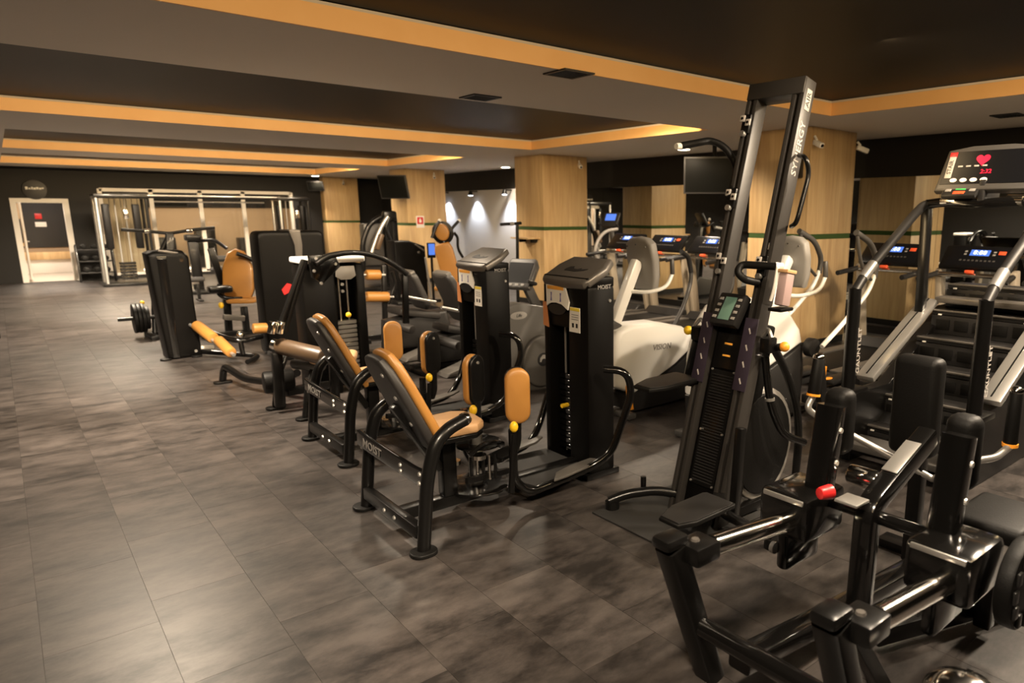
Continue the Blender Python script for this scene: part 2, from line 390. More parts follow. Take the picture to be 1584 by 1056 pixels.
# the glazed partition
wn = struct('window_1', MB().box(GX0, GX1, YB-.02, YB+.06, GZ1-.07, GZ1+.02).box(GX0, GX1, YB-.02, YB+.06, GZ0-.02, GZ0+.05), 'white_paint')
gx = [GX0, 3.35, 4.55, 5.68, GX1]
for x in gx: part('mullion', MB().box(x-.05, x+.05, YB-.02, YB+.06, GZ0, GZ1), 'white_paint', wn)
for a, q in zip(gx[:-1], gx[1:]): part('pane', MB().box(a+.05, q-.05, YB+.015, YB+.023, GZ0+.05, GZ1-.07), 'glass', wn)
# rooms beyond the back wall
YR = YB+3.6
b = MB(); b.box(-.6, 8.4, YR, YR+.1, 0, CZ); b.box(8.3, 8.4, Y1, YR, 0, CZ); b.box(1.85, 1.95, Y1, YR, 0, CZ); b.box(-.6, -.5, Y1, YR, 0, CZ)
struct('wall_beyond', b, 'beige')
struct('ceiling_beyond', MB().box(-.6, 8.4, Y1, YR+.1, CZ, CZ+.1), 'soffit')
struct('floor_beyond', MB().box(-.6, 8.4, YB+.1, YR+.1, -.1, -.003), mat('pale_floor', (.50, .45, .38), .45))
struct('trim_20', MB().box(1.96, 8.29, YR-.03, YR, 1.95, CZ-.01), 'black_paint')
struct('trim_21', MB().box(-.49, 1.84, YR-.03, YR, .75, CZ-.01), 'dgrey')
lamp('room_beyond_light', 'AREA', (5.0, YB+1.6, CZ-.05), 40, (1, .82, .62), 4.5, 1.2, (5.0, YB+1.6, 0))
lamp('corridor_light', 'AREA', (.95, YB+1.1, CZ-.05), 48, (1, .86, .72), 1.0, 1.4, (.9, YB+.6, 0))
# pillars: core, oak panels above and below a recessed moss band
SZ = 1.52
def pillar(y, depth, x0=7.96, x1=9.05):
    core = struct('pillar', MB().box(x0+.02, x1-.02, y+.02, y+depth-.02 if depth > .5 else y+depth, 0, CZ-.001), 'black_paint')
    for z0, z1 in ((.10, SZ-.035), (SZ+.035, CZ-.002)):
        part('panel', MB().rbox(((x0+x1)/2, y+.012, (z0+z1)/2), (x1-x0, .022, z1-z0), .003), 'wood', core)
        part('panel', MB().rbox((x0+.012, y+depth/2+.012, (z0+z1)/2), (.022, depth-.024, z1-z0), .003), 'wood', core)
        if depth > .5:
            part('panel', MB().rbox((x1-.012, y+depth/2+.012, (z0+z1)/2), (.022, depth-.024, z1-z0), .003), 'wood', core)
            part('panel', MB().rbox(((x0+x1)/2, y+depth-.004, (z0+z1)/2), (x1-x0-.05, .022, z1-z0), .003), 'wood', core)
    e = .008
    part('moss_band', MB().box(x0+e, x1-e, y+e, y+depth-(e if depth > .5 else 0), SZ-.035, SZ+.035), 'moss', core)
    part('plinth', MB().box(x0+.01, x1-.01, y+.01, y+depth-(.01 if depth > .5 else 0), 0, .10), 'black_paint', core)
    return core
for y, dp in ((5.36, .97), (11.37, .97), (17.44, .97), (23.5, .35)): pillar(y, dp)

# =================================================================== CEILING AND WALL FITTINGS
def downlight(p, label, e):
    p = V(p); t = thing('downlight', label, 'ceiling light', p, 'round downlights in the soffit')
    part('bezel', MB().slab(rrect(.24, .24, .119, 8), p-V((0, 0, .006)), X_, Y_, .012, .004), 'white_paint', t)
    part('diffuser', MB().slab(rrect(.20, .20, .099, 8), p-V((0, 0, .0165)), X_, Y_, .009, .003), 'lampw', t)
    lamp('downlight_glow', 'SPOT', p-V((0, 0, .04)), e, WARM, .09, target=p-V((0, 0, 2)), spot=140, blend=.8)
downlight(at(782, 258, Z=CZ), 'round lit downlight in soffit near the three cool wall spots', 60)
downlight(at(1058, 230, Z=CZ), 'round lit downlight in soffit behind the handle of the tall climber', 60)
downlight((7.55, 22.95, CZ), 'round lit downlight above the farthest wooden pillar', 60)
for k, (px, py, tx) in enumerate(((743, 150, 'nearest the middle of the grey soffit'), (880, 113, 'beside the front copper fascia'), (1560, 178, 'at the right edge of the picture'))):
    p = at(px, py, Z=CZ); t = thing('ceiling_vent', 'small square slotted air vent in the soffit '+tx, 'vent', p, 'vents in the soffit')
    part('frame', MB().box(p.x-.15, p.x+.15, p.y-.15, p.y-.125, p.z-.012, p.z).box(p.x-.15, p.x+.15, p.y+.125, p.y+.15, p.z-.012, p.z).box(p.x-.15, p.x-.125, p.y-.125, p.y+.125, p.z-.012, p.z).box(p.x+.125, p.x+.15, p.y-.125, p.y+.125, p.z-.012, p.z), 'dgrey', t)
    for i in range(6): part('slat', MB().bar((p.x-.125, p.y-.10+i*.04, p.z-.006), (p.x+.125, p.y-.10+i*.04, p.z-.006), .018, .003, .0008, (0, .6, 1)), 'black', t)
# cool wall spots
for k, (px, tx) in enumerate(((693, 'beside the second pillar'), (738, 'middle one of the three'), (791, 'nearest the pillar with the small shelf'))):
    p = at(px, 303, X=XW-.02); p.z = 2.30
    t = thing('wall_spot', 'cool white spot lamp washing the grey wall, '+tx, 'wall light', p, 'cool wall spots')
    part('bracket', MB().rbox(p+V((-.10, 0, .09)), (.26, .05, .03), .006), 'black', t)
    part('shade', MB().cyl(p+V((-.2, 0, .09)), p+V((-.2, 0, -.02)), .045, .075, 16), 'black', t)
    part('bulb', MB().cyl(p+V((-.2, 0, -.022)), p+V((-.2, 0, -.03)), .06, .06, 16), 'lampc', t)
    lamp('wall_spot_glow', 'SPOT', p+V((-.2, 0, -.045)), 34, (.78, .86, 1.0), .03, target=p+V((.0, 0, -1.0)), spot=95, blend=.7)

def cctv(p, d, label):
    p, d = V(p), V(d).normalized(); t = thing('security_camera', label, 'camera', p, 'security cameras on the pillars')
    part('mount', MB().cyl(p, p+V((0, 0, -.05))+d*.05, .018, .014, 10), 'white', t)
    part('housing', MB().bar(p+V((0, 0, -.07))+d*.0, p+V((0, 0, -.13))+d*.16, .065, .065, .012), 'white', t)
    part('lens', MB().cyl(p+V((0, 0, -.13))+d*.16, p+V((0, 0, -.134))+d*.168, .022, .02, 12), 'screen', t)
cctv((8.85, 11.37, 2.84), (-.4, -.9, 0), 'small white security camera near the top of the pillar with the small shelf')
cctv((8.75, 17.44, 2.84), (-.4, -.9, 0), 'small white security camera on the pillar with the angled television')
cctv((8.6, 23.5, 2.84), (-.4, -.9, 0), 'small white security camera on the farthest pillar')
cctv((9.02, 5.33, 2.80), (.75, -.65, 0), 'white security camera jutting from the nearest wooden pillar')
cctv((8.0, 5.34, 2.80), (-.3, -.9, 0), 'small camera on the nearest pillar seen between the climber rails')

def tv(c, n, wd, ht, label, mount):
    c, n = V(c), V(n).normalized(); ux, uy, un = basis(n)
    t = thing('television', label, 'television', c-V((0, 0, ht/2)))
    part('casing', MB().rbox(c, (wd, ht, .05), .006, (ux, uy, un)), 'tvframe', t)
    part('screen', MB().rbox(c+un*.0265, (wd-.05, ht-.05, .003), .001, (ux, uy, un)), 'tv', t)
    part('mount_arm', MB().bar(c-un*.02, V(mount), .05, .05, .004), 'black', t)
tv(at(1105, 271, Y=7.4), (-.75, -.66, -.12), .95, .56, 'flat television hanging behind the left rail of the tall climber', at(1105, 271, Y=7.4)+V((.1, .1, .62)))
tv((7.50, 17.15, 2.44), (-.80, -.50, -.22), .80, .58, 'television tilted down on the corner of the second pillar', (8.0, 17.5, 2.45))
tv((7.62, 23.2, 2.62), (-.6, -.7, -.35), .5, .3, 'small dark monitor high beside the farthest pillar', (7.9, 23.56, 2.65))
# speaker on the near pillar
p = V((7.86, 5.55, 2.42)); t = thing('speaker', 'black loudspeaker on the nearest pillar, seen between the climber rails', 'speaker', p-V((0, 0, .13)))
part('cabinet', MB().rbox(p, (.19, .2, .28), .015), 'black', t)
part('grille', MB().rbox(p+V((-.098, 0, 0)), (.006, .17, .24), .003), 'dgrey', t)
# fire sticker, shelf
p = at(650, 343, Y=17.44); t = thing('fire_sign', 'small red and white fire sticker above the green band of the second pillar', 'sign', p-V((0, 0, .13)))
part('plate', MB().rbox(p+V((0, -.003, 0)), (.22, .006, .30), .002), 'paper', t)
part('red_field', MB().rbox(p+V((0, -.0068, .03)), (.17, .002, .18), .0006), 'red', t)
part('flame', MB().slab([(-.03, -.05), (.03, -.05), (.04, 0), (.012, .04), (0, .075), (-.03, .02)], p+V((0, -.0085, .03)), X_, Z_, .0015, 0), 'paper', t)
p = V((7.96, 11.8, 1.33)); t = thing('wall_shelf', 'thin wooden shelf on the side of the pillar behind the shoulder-high console', 'shelf', p)
part('board', MB().rbox(p+V((-.15, 0, 0)), (.30, .62, .028), .004), 'wood', t)
part('bracket', MB().rbox(p+V((-.08, .2, -.05)), (.16, .02, .07), .004), 'black', t)
part('bracket', MB().rbox(p+V((-.08, -.2, -.05)), (.16, .02, .07), .004), 'black', t)
# round sign above the door
p = V(((DX0+DX1)/2-.06, YB-.02, 2.36)); t = thing('round_sign', 'dark round sign with a white wordmark above the lit doorway', 'sign', p-V((0, 0, .2)))
part('disc', MB().slab(rrect(.50, .50, .249, 10), p, X_, Z_, .03, .006), 'dgrey', t)
for k, (dx, wd, hh) in enumerate(((-.155, .05, .07), (-.095, .04, .035), (-.045, .03, .06), (.005, .05, .05), (.06, .045, .055), (.115, .04, .05), (.165, .045, .035))):
    part('wordmark_stroke', MB().rbox(p+V((dx, -.017, .035-.01*(k % 2))), (wd, .006, hh), .003), 'paper', t)
# beyond the door: bench, poster, mirror strip
p = V((.95, YR-.25, 0)); t = thing('wooden_bench', 'honey coloured wooden bench seen through the doorway', 'bench', p)
part('seat', MB().rbox(p+V((0, 0, .52)), (1.5, .4, .22), .01), 'wood', t)
part('base', MB().rbox(p+V((0, .03, .205)), (1.4, .3, .41), .008), 'white_paint', t)
p = V((.98, YR-.034, 1.55)); t = thing('notice', 'white and red notices on the dark wall beyond the door', 'notice', p-V((0, 0, .2)))
part('sheet', MB().rbox(p+V((.03, 0, -.12)), (.26, .006, .14), .002), 'paper', t); part('sheet', MB().rbox(p+V((0, 0, .12)), (.16, .006, .16), .002), 'red', t)
p = V((.45, YR-.034, 1.3)); t = thing('locker_panel', 'tall narrow wooden panel with coats beyond the door', 'panel', p-V((0, 0, .5)))
part('board', MB().rbox(p+V((0, -.01, .12)), (.36, .03, 1.25), .004), 'wood', t)
part('coat', MB().rbox(p+V((.02, -.08, -.05)), (.2, .10, .7), .04), 'rubber', t)
# things in the glazed room
p = V((4.35, YR-.08, 2.25)); t = thing('television', 'dark television on the wall behind the glass partition', 'television', p-V((0, 0, .3)))
part('casing', MB().rbox(p, (1.0, .06, .56), .01), 'tvframe', t); part('screen', MB().rbox(p+V((0, -.032, 0)), (.94, .005, .5), .002), 'tv', t)
t = thing('vertical_blind', 'beige vertical blind behind the glass and the cable tower by the door', 'blind', (2.9, YB+.5, 0))
for k in range(8): part('slat', MB().rbox((2.36+k*.13, YB+.5, 1.15), (.115, .006, 2.2), .002), 'blind', t)
part('head_rail', MB().rbox((2.82, YB+.5, 2.28), (1.15, .05, .05), .006), 'white_paint', t)
for k, (x, hh) in enumerate(((4.0, 1.0), (5.15, 1.25), (6.4, .95))):
    p = V((x, YR-.5, 0)); t = thing('storage_cabinet', ('low', 'tall', 'squat')[k]+' dark cabinet standing behind the glass partition', 'cabinet', p)
    part('body', MB().rbox(p+V((0, 0, hh/2)), (.55, .45, hh), .01), 'dgrey', t); part('door', MB().rbox(p+V((0, -.232, hh/2)), (.5, .014, hh-.08), .004), 'black', t)
    part('handle', MB().cyl(p+V((.2, -.245, hh/2-.06)), p+V((.2, -.245, hh/2+.06)), .008, n=8), 'steel', t)

# =================================================================== THIGH MACHINES (tan pads, black frame, shrouded weight tower)
def pad(name, c, n, wd, ht, th, m, parent, r=None, back='black', up=(0, 0, 1), dome=.012):
    """upholstered pad: cushion facing n with a dark backing board as its sub-part"""
    ux, uy, un = basis(n, up); c = V(c)
    o = part(name, MB().slab(rrect(wd, ht, r or min(wd, ht)*.45, 6), c, ux, uy, th, min(.018, th*.42), 3, dome), m, parent)
    if back: part('backing', MB().slab(rrect(wd*.98, ht*.985, (r or min(wd, ht)*.45)*.98, 6), c-un*(th/2+.012), ux, uy, .028, .008), back, o)
    return o
def bolt(parent, p, n, r=.012, m='steel'):
    p, n = V(p), V(n).normalized(); return part('bolt', MB().cyl(p, p+n*.008, r, r*.8, 8), m, parent)
def weights(parent, x, y0, y1, z0, k, dz, m='gloss', along='Y', dep=.09):
    for i in range(k):
        c = V((x, (y0+y1)/2, z0+dz*(i+.5))); sz = (dep, y1-y0, dz*.86)
        part('weight_plate', MB().rbox(c, sz, .004, seg=1), m, parent)
def tower(t, fx, ya, yb, depth, zf, zb, ox, oy):
    """shrouded weight tower: front face x=fx looking to -X, spans ya..yb (ya nearer the camera)"""
    w = yb-ya
    s0, s1 = ya+w*.44, ya+w*.88           # slot
    body = part('tower_shroud', MB().rbox((fx+depth/2, (ya+s0)/2, zf*.5-.01), (depth, s0-ya, zf-.02), .022)
                .rbox((fx+depth/2, (yb+s1)/2, zf*.5-.01), (depth, yb-s1, zf-.02), .016)
                .rbox((fx+depth-.03, (ya+yb)/2, zf*.5), (.05, w-.03, zf-.02), .006)
                .rbox((fx+depth*.52, (ya+yb)/2, zf-.17), (depth*.92, w-.02, .30), .012), 'shroud', t)
    weights(t, fx+.12, s0+.01, s1-.01, .12, 13, .044)
    part('guide_rod', MB().cyl((fx+.10, (s0+s1)/2-.05, .1), (fx+.10, (s0+s1)/2-.05, zf-.3), .008, n=8).cyl((fx+.10, (s0+s1)/2+.05, .1), (fx+.10, (s0+s1)/2+.05, zf-.3), .008, n=8), 'steel', t)
    part('selector_pin', MB().cyl((fx+.075, (s0+s1)/2, .46), (fx+.02, (s0+s1)/2, .46), .016, n=10), 'yellow', t)
    # sloped cap
    prof = [(-.5*w+.03, -.012), (0, -.022), (.5*w-.03, -.012), (.5*w+.002, .015), (.5*w+.006, depth*.70), (.5*w-.05, depth+.03), (-.5*w+.05, depth+.03), (-.5*w-.006, depth*.70), (-.5*w-.002, .015)]
    o = V((fx-.004, (ya+yb)/2, zf-.008)); uy = V((depth+.03, 0, zb-zf)).normalized(); L = math.hypot(depth+.03, zb-zf)/(depth+.03)
    cp = part('cap', MB().slab([(-a, b*L) for a, b in prof][::-1], o, -Y_, uy, .045, .014) if False else MB().slab([(a, b*L) for a, b in prof], o+V((0, 0, .0)), -Y_, uy, .066, .022, 4), 'cap', t)
    # emblem pressed into the cap: flexed arm outline
    emb = [(-.10, .00), (.02, -.005), (.10, .012), (.13, .035), (.09, .03), (.05, .022), (.06, .04), (.02, .024), (-.02, .03), (-.04, .055), (-.075, .05), (-.10, .025)]
    nn = (-Y_).cross(uy)
    part('emblem', MB().slab(emb, o+uy*(depth*.45)+nn*(.034 if nn.z > 0 else -.034), -Y_, uy, .003, 0), 'dgrey', cp)
    part('skirt', MB().rbox((fx+depth*.5, (ya+yb)/2, zf+.005), (depth*.99, w*.985, .07), .012), 'shroud', t)
    text('side_lettering', 'MOIST', .04, V((fx+depth*.6, ya-.0015, zf-.025)), X_, Z_, 'greyprint', t)
    # placard and labels on the front
    pc = V((fx-.006, (s0+s1)/2+.005, zf-.105)); pw = (s1-s0)
    pl = part('placard', MB().slab([(-pw*.52, .075), (pw*.46, .075), (pw*.66, -.03), (pw*.60, -.085), (pw*.3, -.052), (0, -.045), (-pw*.3, -.052), (-pw*.5, -.075)], pc, -Y_, Z_, .012, .002), 'paper', t)
    part('heading', MB().rbox(pc+V((-.0068, .005, .058)), (.0015, pw*.85, .026), .0004), 'paper_o', pl)
    for sy in (-1, 1): part('figure', MB().slab([(-.008, -.03), (.008, -.03), (.004, 0), (.008, .03), (-.006, .03), (-.003, 0)], pc+V((-.0068, sy*pw*.24, -.004)), -Y_, Z_, .0015, 0), 'ink', pl)
    part('window_arc', MB().slab([(.10*math.cos(R(a)), .045*math.sin(R(a))) for a in range(-180, 1, 15)]+[(.10*math.cos(R(a)), .03*math.sin(R(a))) for a in range(15, 180, 15)], pc+V((.004, 0, -.085)), -Y_, Z_, .008, 0), 'dgrey', pl)
    lc = V((fx-.002, ya+w*.27, zf-.25))
    lb = part('instruction_label', MB().slab([(-.055, .085), (.055, .085), (.055, -.085), (-.065, -.085)], lc, -Y_, Z_, .003, 0), 'paper', t)
    part('heading', MB().rbox(lc+V((-.0022, 0, .072)), (.001, .105, .022), .0003), 'paper_y', lb)
    for i in range(3): part('print_line', MB().rbox(lc+V((-.0022, 0, .035-.016*i)), (.001, .075, .006), .0003), 'greyprint', lb)
    for sy in (-.02, .022): part('pictogram', MB().rbox(lc+V((-.0022, sy, -.038)), (.001, .022, .030), .0003), 'dgrey', lb)
    part('warning_sticker', MB().slab([(-.035, .085), (.008, .085), (.035, -.095), (-.035, -.085)], V((fx-.002, yb-.035, zf-.24)), -Y_, Z_, .003, 0), 'sticker', t)
    for q in (.15, zf-.12): bolt(t, (fx+depth*.8, ya, q), (0, -1, 0), .013)
    part('base_plate', MB().rbox((fx+depth*.5, (ya+yb)/2, .02), (depth+.06, w+.03, .04), .006), 'black', t)

def thigh_machine(ox, oy, inward, label, loc_note):
    def P(x, y, z): return V((ox+x, oy+y, z))
    t = thing('thigh_machine', label, 'gym machine', (ox+.7, oy, 0), 'tan padded thigh machines')
    # rear frame
    for s in (1, -1):
        lg = part('leg', MB().tube([P(0, s*.395, .01), P(.045, s*.395, .42), P(.10, s*.395, .60), P(.18, s*.385, .665), P(.31, s*.34, .685)], .037, 14, .10), 'black', t)
        part('foot', MB().slab(rrect(.15, .13, .06, 5), P(-.005, s*.405, .012), X_, Y_, .024, .007), 'rubber', lg)
        part('end_cap', MB().cyl(P(.30, s*.343, .684), P(.335, s*.33, .69), .04, .036, 14, .006), 'chrome', lg)
        bolt(lg, P(0.005, s*.395+.0, .455), (-1, 0, 0), .014); bolt(lg, P(0.0, s*.395, .405), (-1, 0, 0), .014)
    cb = part('crossbar', MB().rbox(P(.0, 0, .115), (.055, .73, .075), .008), 'black', t)
    for y in (-.1, .04): bolt(cb, P(-.028, y, .115), (-1, 0, 0), .014)
    arc = [P(.0, .43, .46), P(.0, .33, .452), P(.02, .15, .43), P(.042, -.08, .405), P(.045, -.25, .40), P(.045, -.39, .41)]
    lbm = part('name_bar', MB().ring(fillet(arc, .1, 3), 0, sect=rrect(.028, .095, .006, 2), up=(0, 0, 1)), 'gloss', t)
    text('lettering', 'MOIST', .074, P(-.006, .225, .439), V((.115, -.985, -.13)), V((.02, -.13, 1)), 'greyprint', lbm, .001)
    for z in (.42, .385): bolt(lbm, P(.027, -.1, z), (-1, 0, 0), .014)
    # seat and backrest
    b0, b1 = P(.26, 0, .50), P(-.005, 0, 1.06); dv = (b1-b0).normalized(); nb = dv.cross(Y_); nb = nb if nb.x > 0 else -nb
    ux, uy, un = Y_.cross(V((0, 0, 0))) if False else (nb.cross(dv).normalized(), dv, nb)
    bc = (b0+b1)/2; prof = [(-.16, -.31), (-.09, -.325), (.09, -.325), (.16, -.31), (.172, -.2), (.165, .1), (.145, .24), (.10, .305), (.04, .32), (-.04, .32), (-.10, .305), (-.145, .24), (-.165, .1), (-.172, -.2)]
    fr = dv.cross(nb)
    bk = part('backrest', MB().slab(prof, bc+nb*.01, Y_, dv, .055, .02, 3), 'tan', t)
    part('backrest_shell', MB().slab([(a*.99, b*.99) for a, b in prof], bc-nb*.045, Y_, dv, .055, .02, 3), 'charcoal', bk)
    sp = part('backrest_post', MB().bar(P(.31, 0, .30), bc-nb*.085, .07, .05, .008), 'black', t)
    for q in (.3, .6, .85): bolt(sp, b0+(b1-b0)*q-nb*.073-Y_*.08, -nb, .016)
    sprof = [(-.17, -.16), (.10, -.175), (.17, -.12), (.185, 0), (.17, .12), (.10, .175), (-.17, .16)]
    st = part('seat', MB().slab(sprof, P(.385, 0, .56), X_, Y_, .07, .025, 3, .012), 'lit_tan', t)
    part('seat_pan', MB().slab([(a*.97, b*.97) for a, b in sprof], P(.385, 0, .512), X_, Y_, .03, .006), 'black', st)
    part('seat_post', MB().bar(P(.36, 0, .12), P(.36, 0, .50), .09, .09, .01), 'black', t)
    part('main_beam', MB().rbox(P(.72, 0, .085), (1.42, .085, .07), .008), 'black', t)
    # pivot mechanism with cam discs
    hub = part('pivot_hub', MB().cyl(P(.56, 0, .10), P(.56, 0, .46), .045, n=16), 'steel', t)
    for z, r_ in ((.13, .21), (.40, .15)): part('cam_disc', MB().slab([(r_*math.cos(R(a)), r_*math.sin(R(a))) for a in range(0, 360, 15)], P(.58, 0, z), X_, Y_, .014, .003), 'gloss', hub)
    for i in range(5): part('spring', MB().cyl(P(.47+.035*i, -.10-.012*i, .20), P(.47+.035*i, -.10-.012*i, .36), .011, n=8), 'chrome' if i % 2 else 'black', hub)
    part('cable_guide', MB().bar(P(.40, -.16, .24), P(.74, -.08, .20), .03, .04, .006), 'black', hub)
    for i, (a, b_) in enumerate(((.10, .12), (-.09, .13), (.08, -.12), (-.05, -.13))): part('pulley', MB().cyl(P(.56+a, b_, .20+.05*i), P(.56+a, b_, .225+.05*i), .045, n=14), 'chrome' if i % 2 else 'black', hub)
    part('cam_frame', MB().tube([P(.42, .17, .40), P(.52, .17, .455), P(.68, .14, .42), P(.75, 0, .33), P(.68, -.14, .42), P(.52, -.17, .455), P(.42, -.17, .40)], .016, 8, .08), 'gloss', hub)
    # swinging arms with pads
    for s in (1, -1):
        py = .24*s if not inward else .37*s
        px = .70; zc = .74
        a = part('swing_arm', MB().bar(P(.56, s*.04, .28), P(.72, py*.9, .40), .045, .055, .006).tube([P(.70, py*.92, .38), P(.71, py, .44), P(.715, py, .60)], .03, 12, .04), 'black', t)
        out = s if not inward else -s
        nrm = V((-.42, out*.9, 0)) if not inward else V((-.35, out*.94, 0))
        pd = pad('pad', P(px+.005, py+out*.035, zc), nrm, .15, .345, .055, 'tan', a, .072, 'black', dome=.008)
        part('pad_bracket', MB().bar(P(.715, py, .58), P(.715, py, .86), .05, .03, .006, nrm), 'black', a); bolt(a, P(.715, py, .86)-nrm*.02, -nrm, .012)
        lv = part('adjust_lever', MB().cyl(P(.60, py-.10*1, .17), P(.63, py-.10, .53), .020, .016, 10), 'black', a)
        part('knob', MB().ball(P(.632, py-.10, .575), .026, 12, 1.35), 'yellow', lv)
    # foot deck and guard tubes reaching the tower
    dk = [(.78, .02), (.86, .26), (1.08, .35), (1.33, .34), (1.33, -.19), (1.08, -.26), (.86, -.22)]
    part('foot_deck', MB().slab([(a, b) for a, b in dk], P(0, .0, .095), X_, Y_, .022, .004), 'mesh', t)
    for s in (1, -1):
        yy = lambda v: .045+s*v
        part('guard_tube', MB().tube([P(.675, yy(.30), .53), P(.675, yy(.30), .20), P(.78, yy(.31), .095), P(.96, yy(.31), .11), P(1.22, yy(.34), .15), P(1.36, yy(.42), .24), P(1.53, yy(.44), .64), P(1.50, yy(.42), .79), P(1.40, yy(.30), .80)], .026, 12, .09), 'gloss', t)
        part('foot_rest', MB().slab([(-.19, -.035), (-.12, .045), (.02, .06), (.17, .04), (.19, 0), (.10, -.05), (-.10, -.05)], P(1.13, yy(.315), .165), V((1, 0, .12)), V((0, 1, 0)), .018, .005), 'bike', t)
    tower(t, ox+1.34, oy-.165, oy+.345, .235, 1.36, 1.50, ox, oy)
    return t
thigh_machine(1.50, 3.735, False, 'front thigh machine with tan pads facing outward and a lettered rear bar', '')
thigh_machine(1.70, 5.37, True, 'second thigh machine with tan pads turned inward, just behind the front one', '')

# =================================================================== TALL CLIMBER
def climber():
    Y0, HW = 2.66, .205
    base = V((2.95, Y0, 0)); top = V((3.62, Y0, 2.60)); ax = (top-base).normalized()
    nf = V((-ax.z, 0, ax.x))                       # front side, toward the user
    def Q(s, y, f=0): return base+(top-base)*s+V((0, y, 0))+nf*f
    t = thing('climbing_machine', 'tall black leaning climbing machine with two slotted rails and a round flywheel', 'gym machine', (3.2, Y0, 0))
    for s in (1, -1):
        y = s*(HW-.04)
        rl = part('rail', MB().bar(Q(0.0, y-.026), Q(.965, y-.026), .030, .10, .004, nf).bar(Q(0.0, y+.026), Q(.965, y+.026), .028, .10, .004, nf).bar(Q(0, y, -.035), Q(.965, y, -.035), .07, .03, .003, nf), 'rail', t)
        for q in (.925, .66): pass
    part('top_frame', MB().bar(Q(.975, -HW), Q(.975, HW), .10, .115, .006, nf).bar(Q(.95, -HW+.012), Q(.95, -HW+.03), .05, .10, .003, nf), 'rail', t)
    part('tower_shroud', MB().bar(Q(.0, 0, -.02), Q(.50, 0, -.02), .25, .05, .008, nf).bar(Q(0.01, 0, -.10), Q(.46, 0, -.10), .37, .13, .015, nf), 'shroud', t)
    # ribbed cover
    rb = part('ribbed_panel', MB().bar(Q(.075, 0, .012), Q(.34, 0, .012), .19, .014, .003, nf), 'black', t)
    for i in range(38): part('rib', MB().bar(Q(.085+.0066*i, -.08, .021), Q(.085+.0066*i, .08, .021), .006, .006, .001, nf), 'dgrey', rb)
    pn = part('print_panel', MB().bar(Q(.345, 0, .012), Q(.425, 0, .012), .19, .014, .003, nf), 'black', t)
    for q in (.405, .378): part('orange_mark', MB().bar(Q(q-.003, -.028, .0198), Q(q-.003, .032, .0198), .012, .002, .0004, nf), 'paper_o', pn)
    for s in (1, -1):
        pp = part('purple_strip', MB().bar(Q(.305, s*(HW-.04), .055), Q(.465, s*(HW-.04), .055), .095, .006, .001, nf), 'purple', t)
        for i in range(4): part('pictogram', MB().bar(Q(.32+.037*i, s*(HW-.04)-.008, .0586), Q(.332+.037*i, s*(HW-.04)+.008, .0586), .010, .001, .0002, nf), 'whiteprint', pp)
    for (q, y) in ((.08, .085), (.08, -.085), (.2, .085), (.2, -.085), (.34, .085), (.34, -.085)): bolt(t, Q(q, y, .02), nf, .008)
    # console
    cc = Q(.475, 0, .07); cux, cuy, cun = -Y_, V((.55, 0, .83)).normalized(), V((-.83, 0, .55)).normalized()
    cs = part('console', MB().rbox(cc, (.20, .21, .06), .012, (cux, cuy, cun)), 'dgrey', t)
    part('display', MB().rbox(cc+cun*.0305, (.085, .15, .004), .001, (cux, cuy, cun)), 'lcd', cs)
    for i in range(4):
        for s in (1, -1): part('button', MB().rbox(cc+cun*.032+cux*s*.07+cuy*(.06-.04*i), (.028, .018, .006), .002, (cux, cuy, cun)), 'lgrey', cs)
    # sliding carriages: two on the left rail top, one by the middle
    def carriage(q, s, f=.055):
        y = s*(HW-.04); p = Q(q, y, f)
        cg = part('carriage', MB().bar(Q(q-.022, y, f), Q(q+.022, y, f), .06, .03, .004, nf), 'black', t)
        part('bracket_plate', MB().bar(Q(q+.004, y+.022, f+.022), Q(q+.019, y+.022, f+.022), .036, .012, .003, nf), 'whiteprint', cg); part('plate_hole', MB().cyl(Q(q+.0115, y+.022, f+.028), Q(q+.0115, y+.022, f+.030), .009, n=8), 'black', cg)
        part('bracket_plate', MB().bar(Q(q-.006, y-.024, f+.022), Q(q+.009, y-.024, f+.022), .036, .012, .003, nf), 'whiteprint', cg); part('plate_hole', MB().cyl(Q(q+.0015, y-.024, f+.028), Q(q+.0015, y-.024, f+.030), .009, n=8), 'black', cg)
        part('hook', MB().cyl(Q(q-.024, y, f+.01), Q(q-.024, y, f+.035), .018, n=10), 'steel', cg); return cg
    carriage(.90, 1); carriage(.73, 1); carriage(.58, -1)
    cg = carriage(.585, 1, .03)
    # left high handle
    hl = part('handle', MB().tube([Q(.728, .17, .07), at(1141, 258, Y=2.92), at(1122, 227, Y=2.97), at(1100, 217, Y=3.0), at(1052, 226, Y=3.0)], .022, 12, .09), 'rubber', t)
    part('end_cap', MB().cyl(at(1053, 226, Y=3.0), at(1046, 226, Y=3.0), .021, .017, 12), 'paper', hl)
    # side handle on the right rail
    hr = part('handle', MB().tube([at(1236, 240, Y=2.44), at(1247, 243, Y=2.36), at(1252, 268, Y=2.36), at(1232, 345, Y=2.36), at(1224, 350, Y=2.44)], .014, 10, .05), 'black', t)
    carriage(.615, -1, .0)
    # middle loop handle
    ph = [at(1172, 437, Y=2.50), at(1150, 432, Y=2.52), at(1140, 420, Y=2.55), at(1147, 409, Y=2.56), at(1200, 412, Y=2.36)]
    hm = part('handle', MB().tube(ph, .022, 12, .05), 'rubber', t); part('end_cap', MB().cyl(ph[-1], ph[-1]+V((.03, -.03, 0)), .024, .02, 12), 'paper', hm)
    part('loop_bar', MB().tube([at(1203, 413, Y=2.34), at(1198, 445, Y=2.34), at(1192, 465, Y=2.36)], .010, 8, .03), 'paper', t)
    # lettering on the outer side of the right rail
    txo = Q(.80, -HW-.0275+.0, -.0); uxn = ax; uyn = nf if False else V((-ax.z, 0, ax.x))
    txo = Q(.765, -HW-.001, 0)
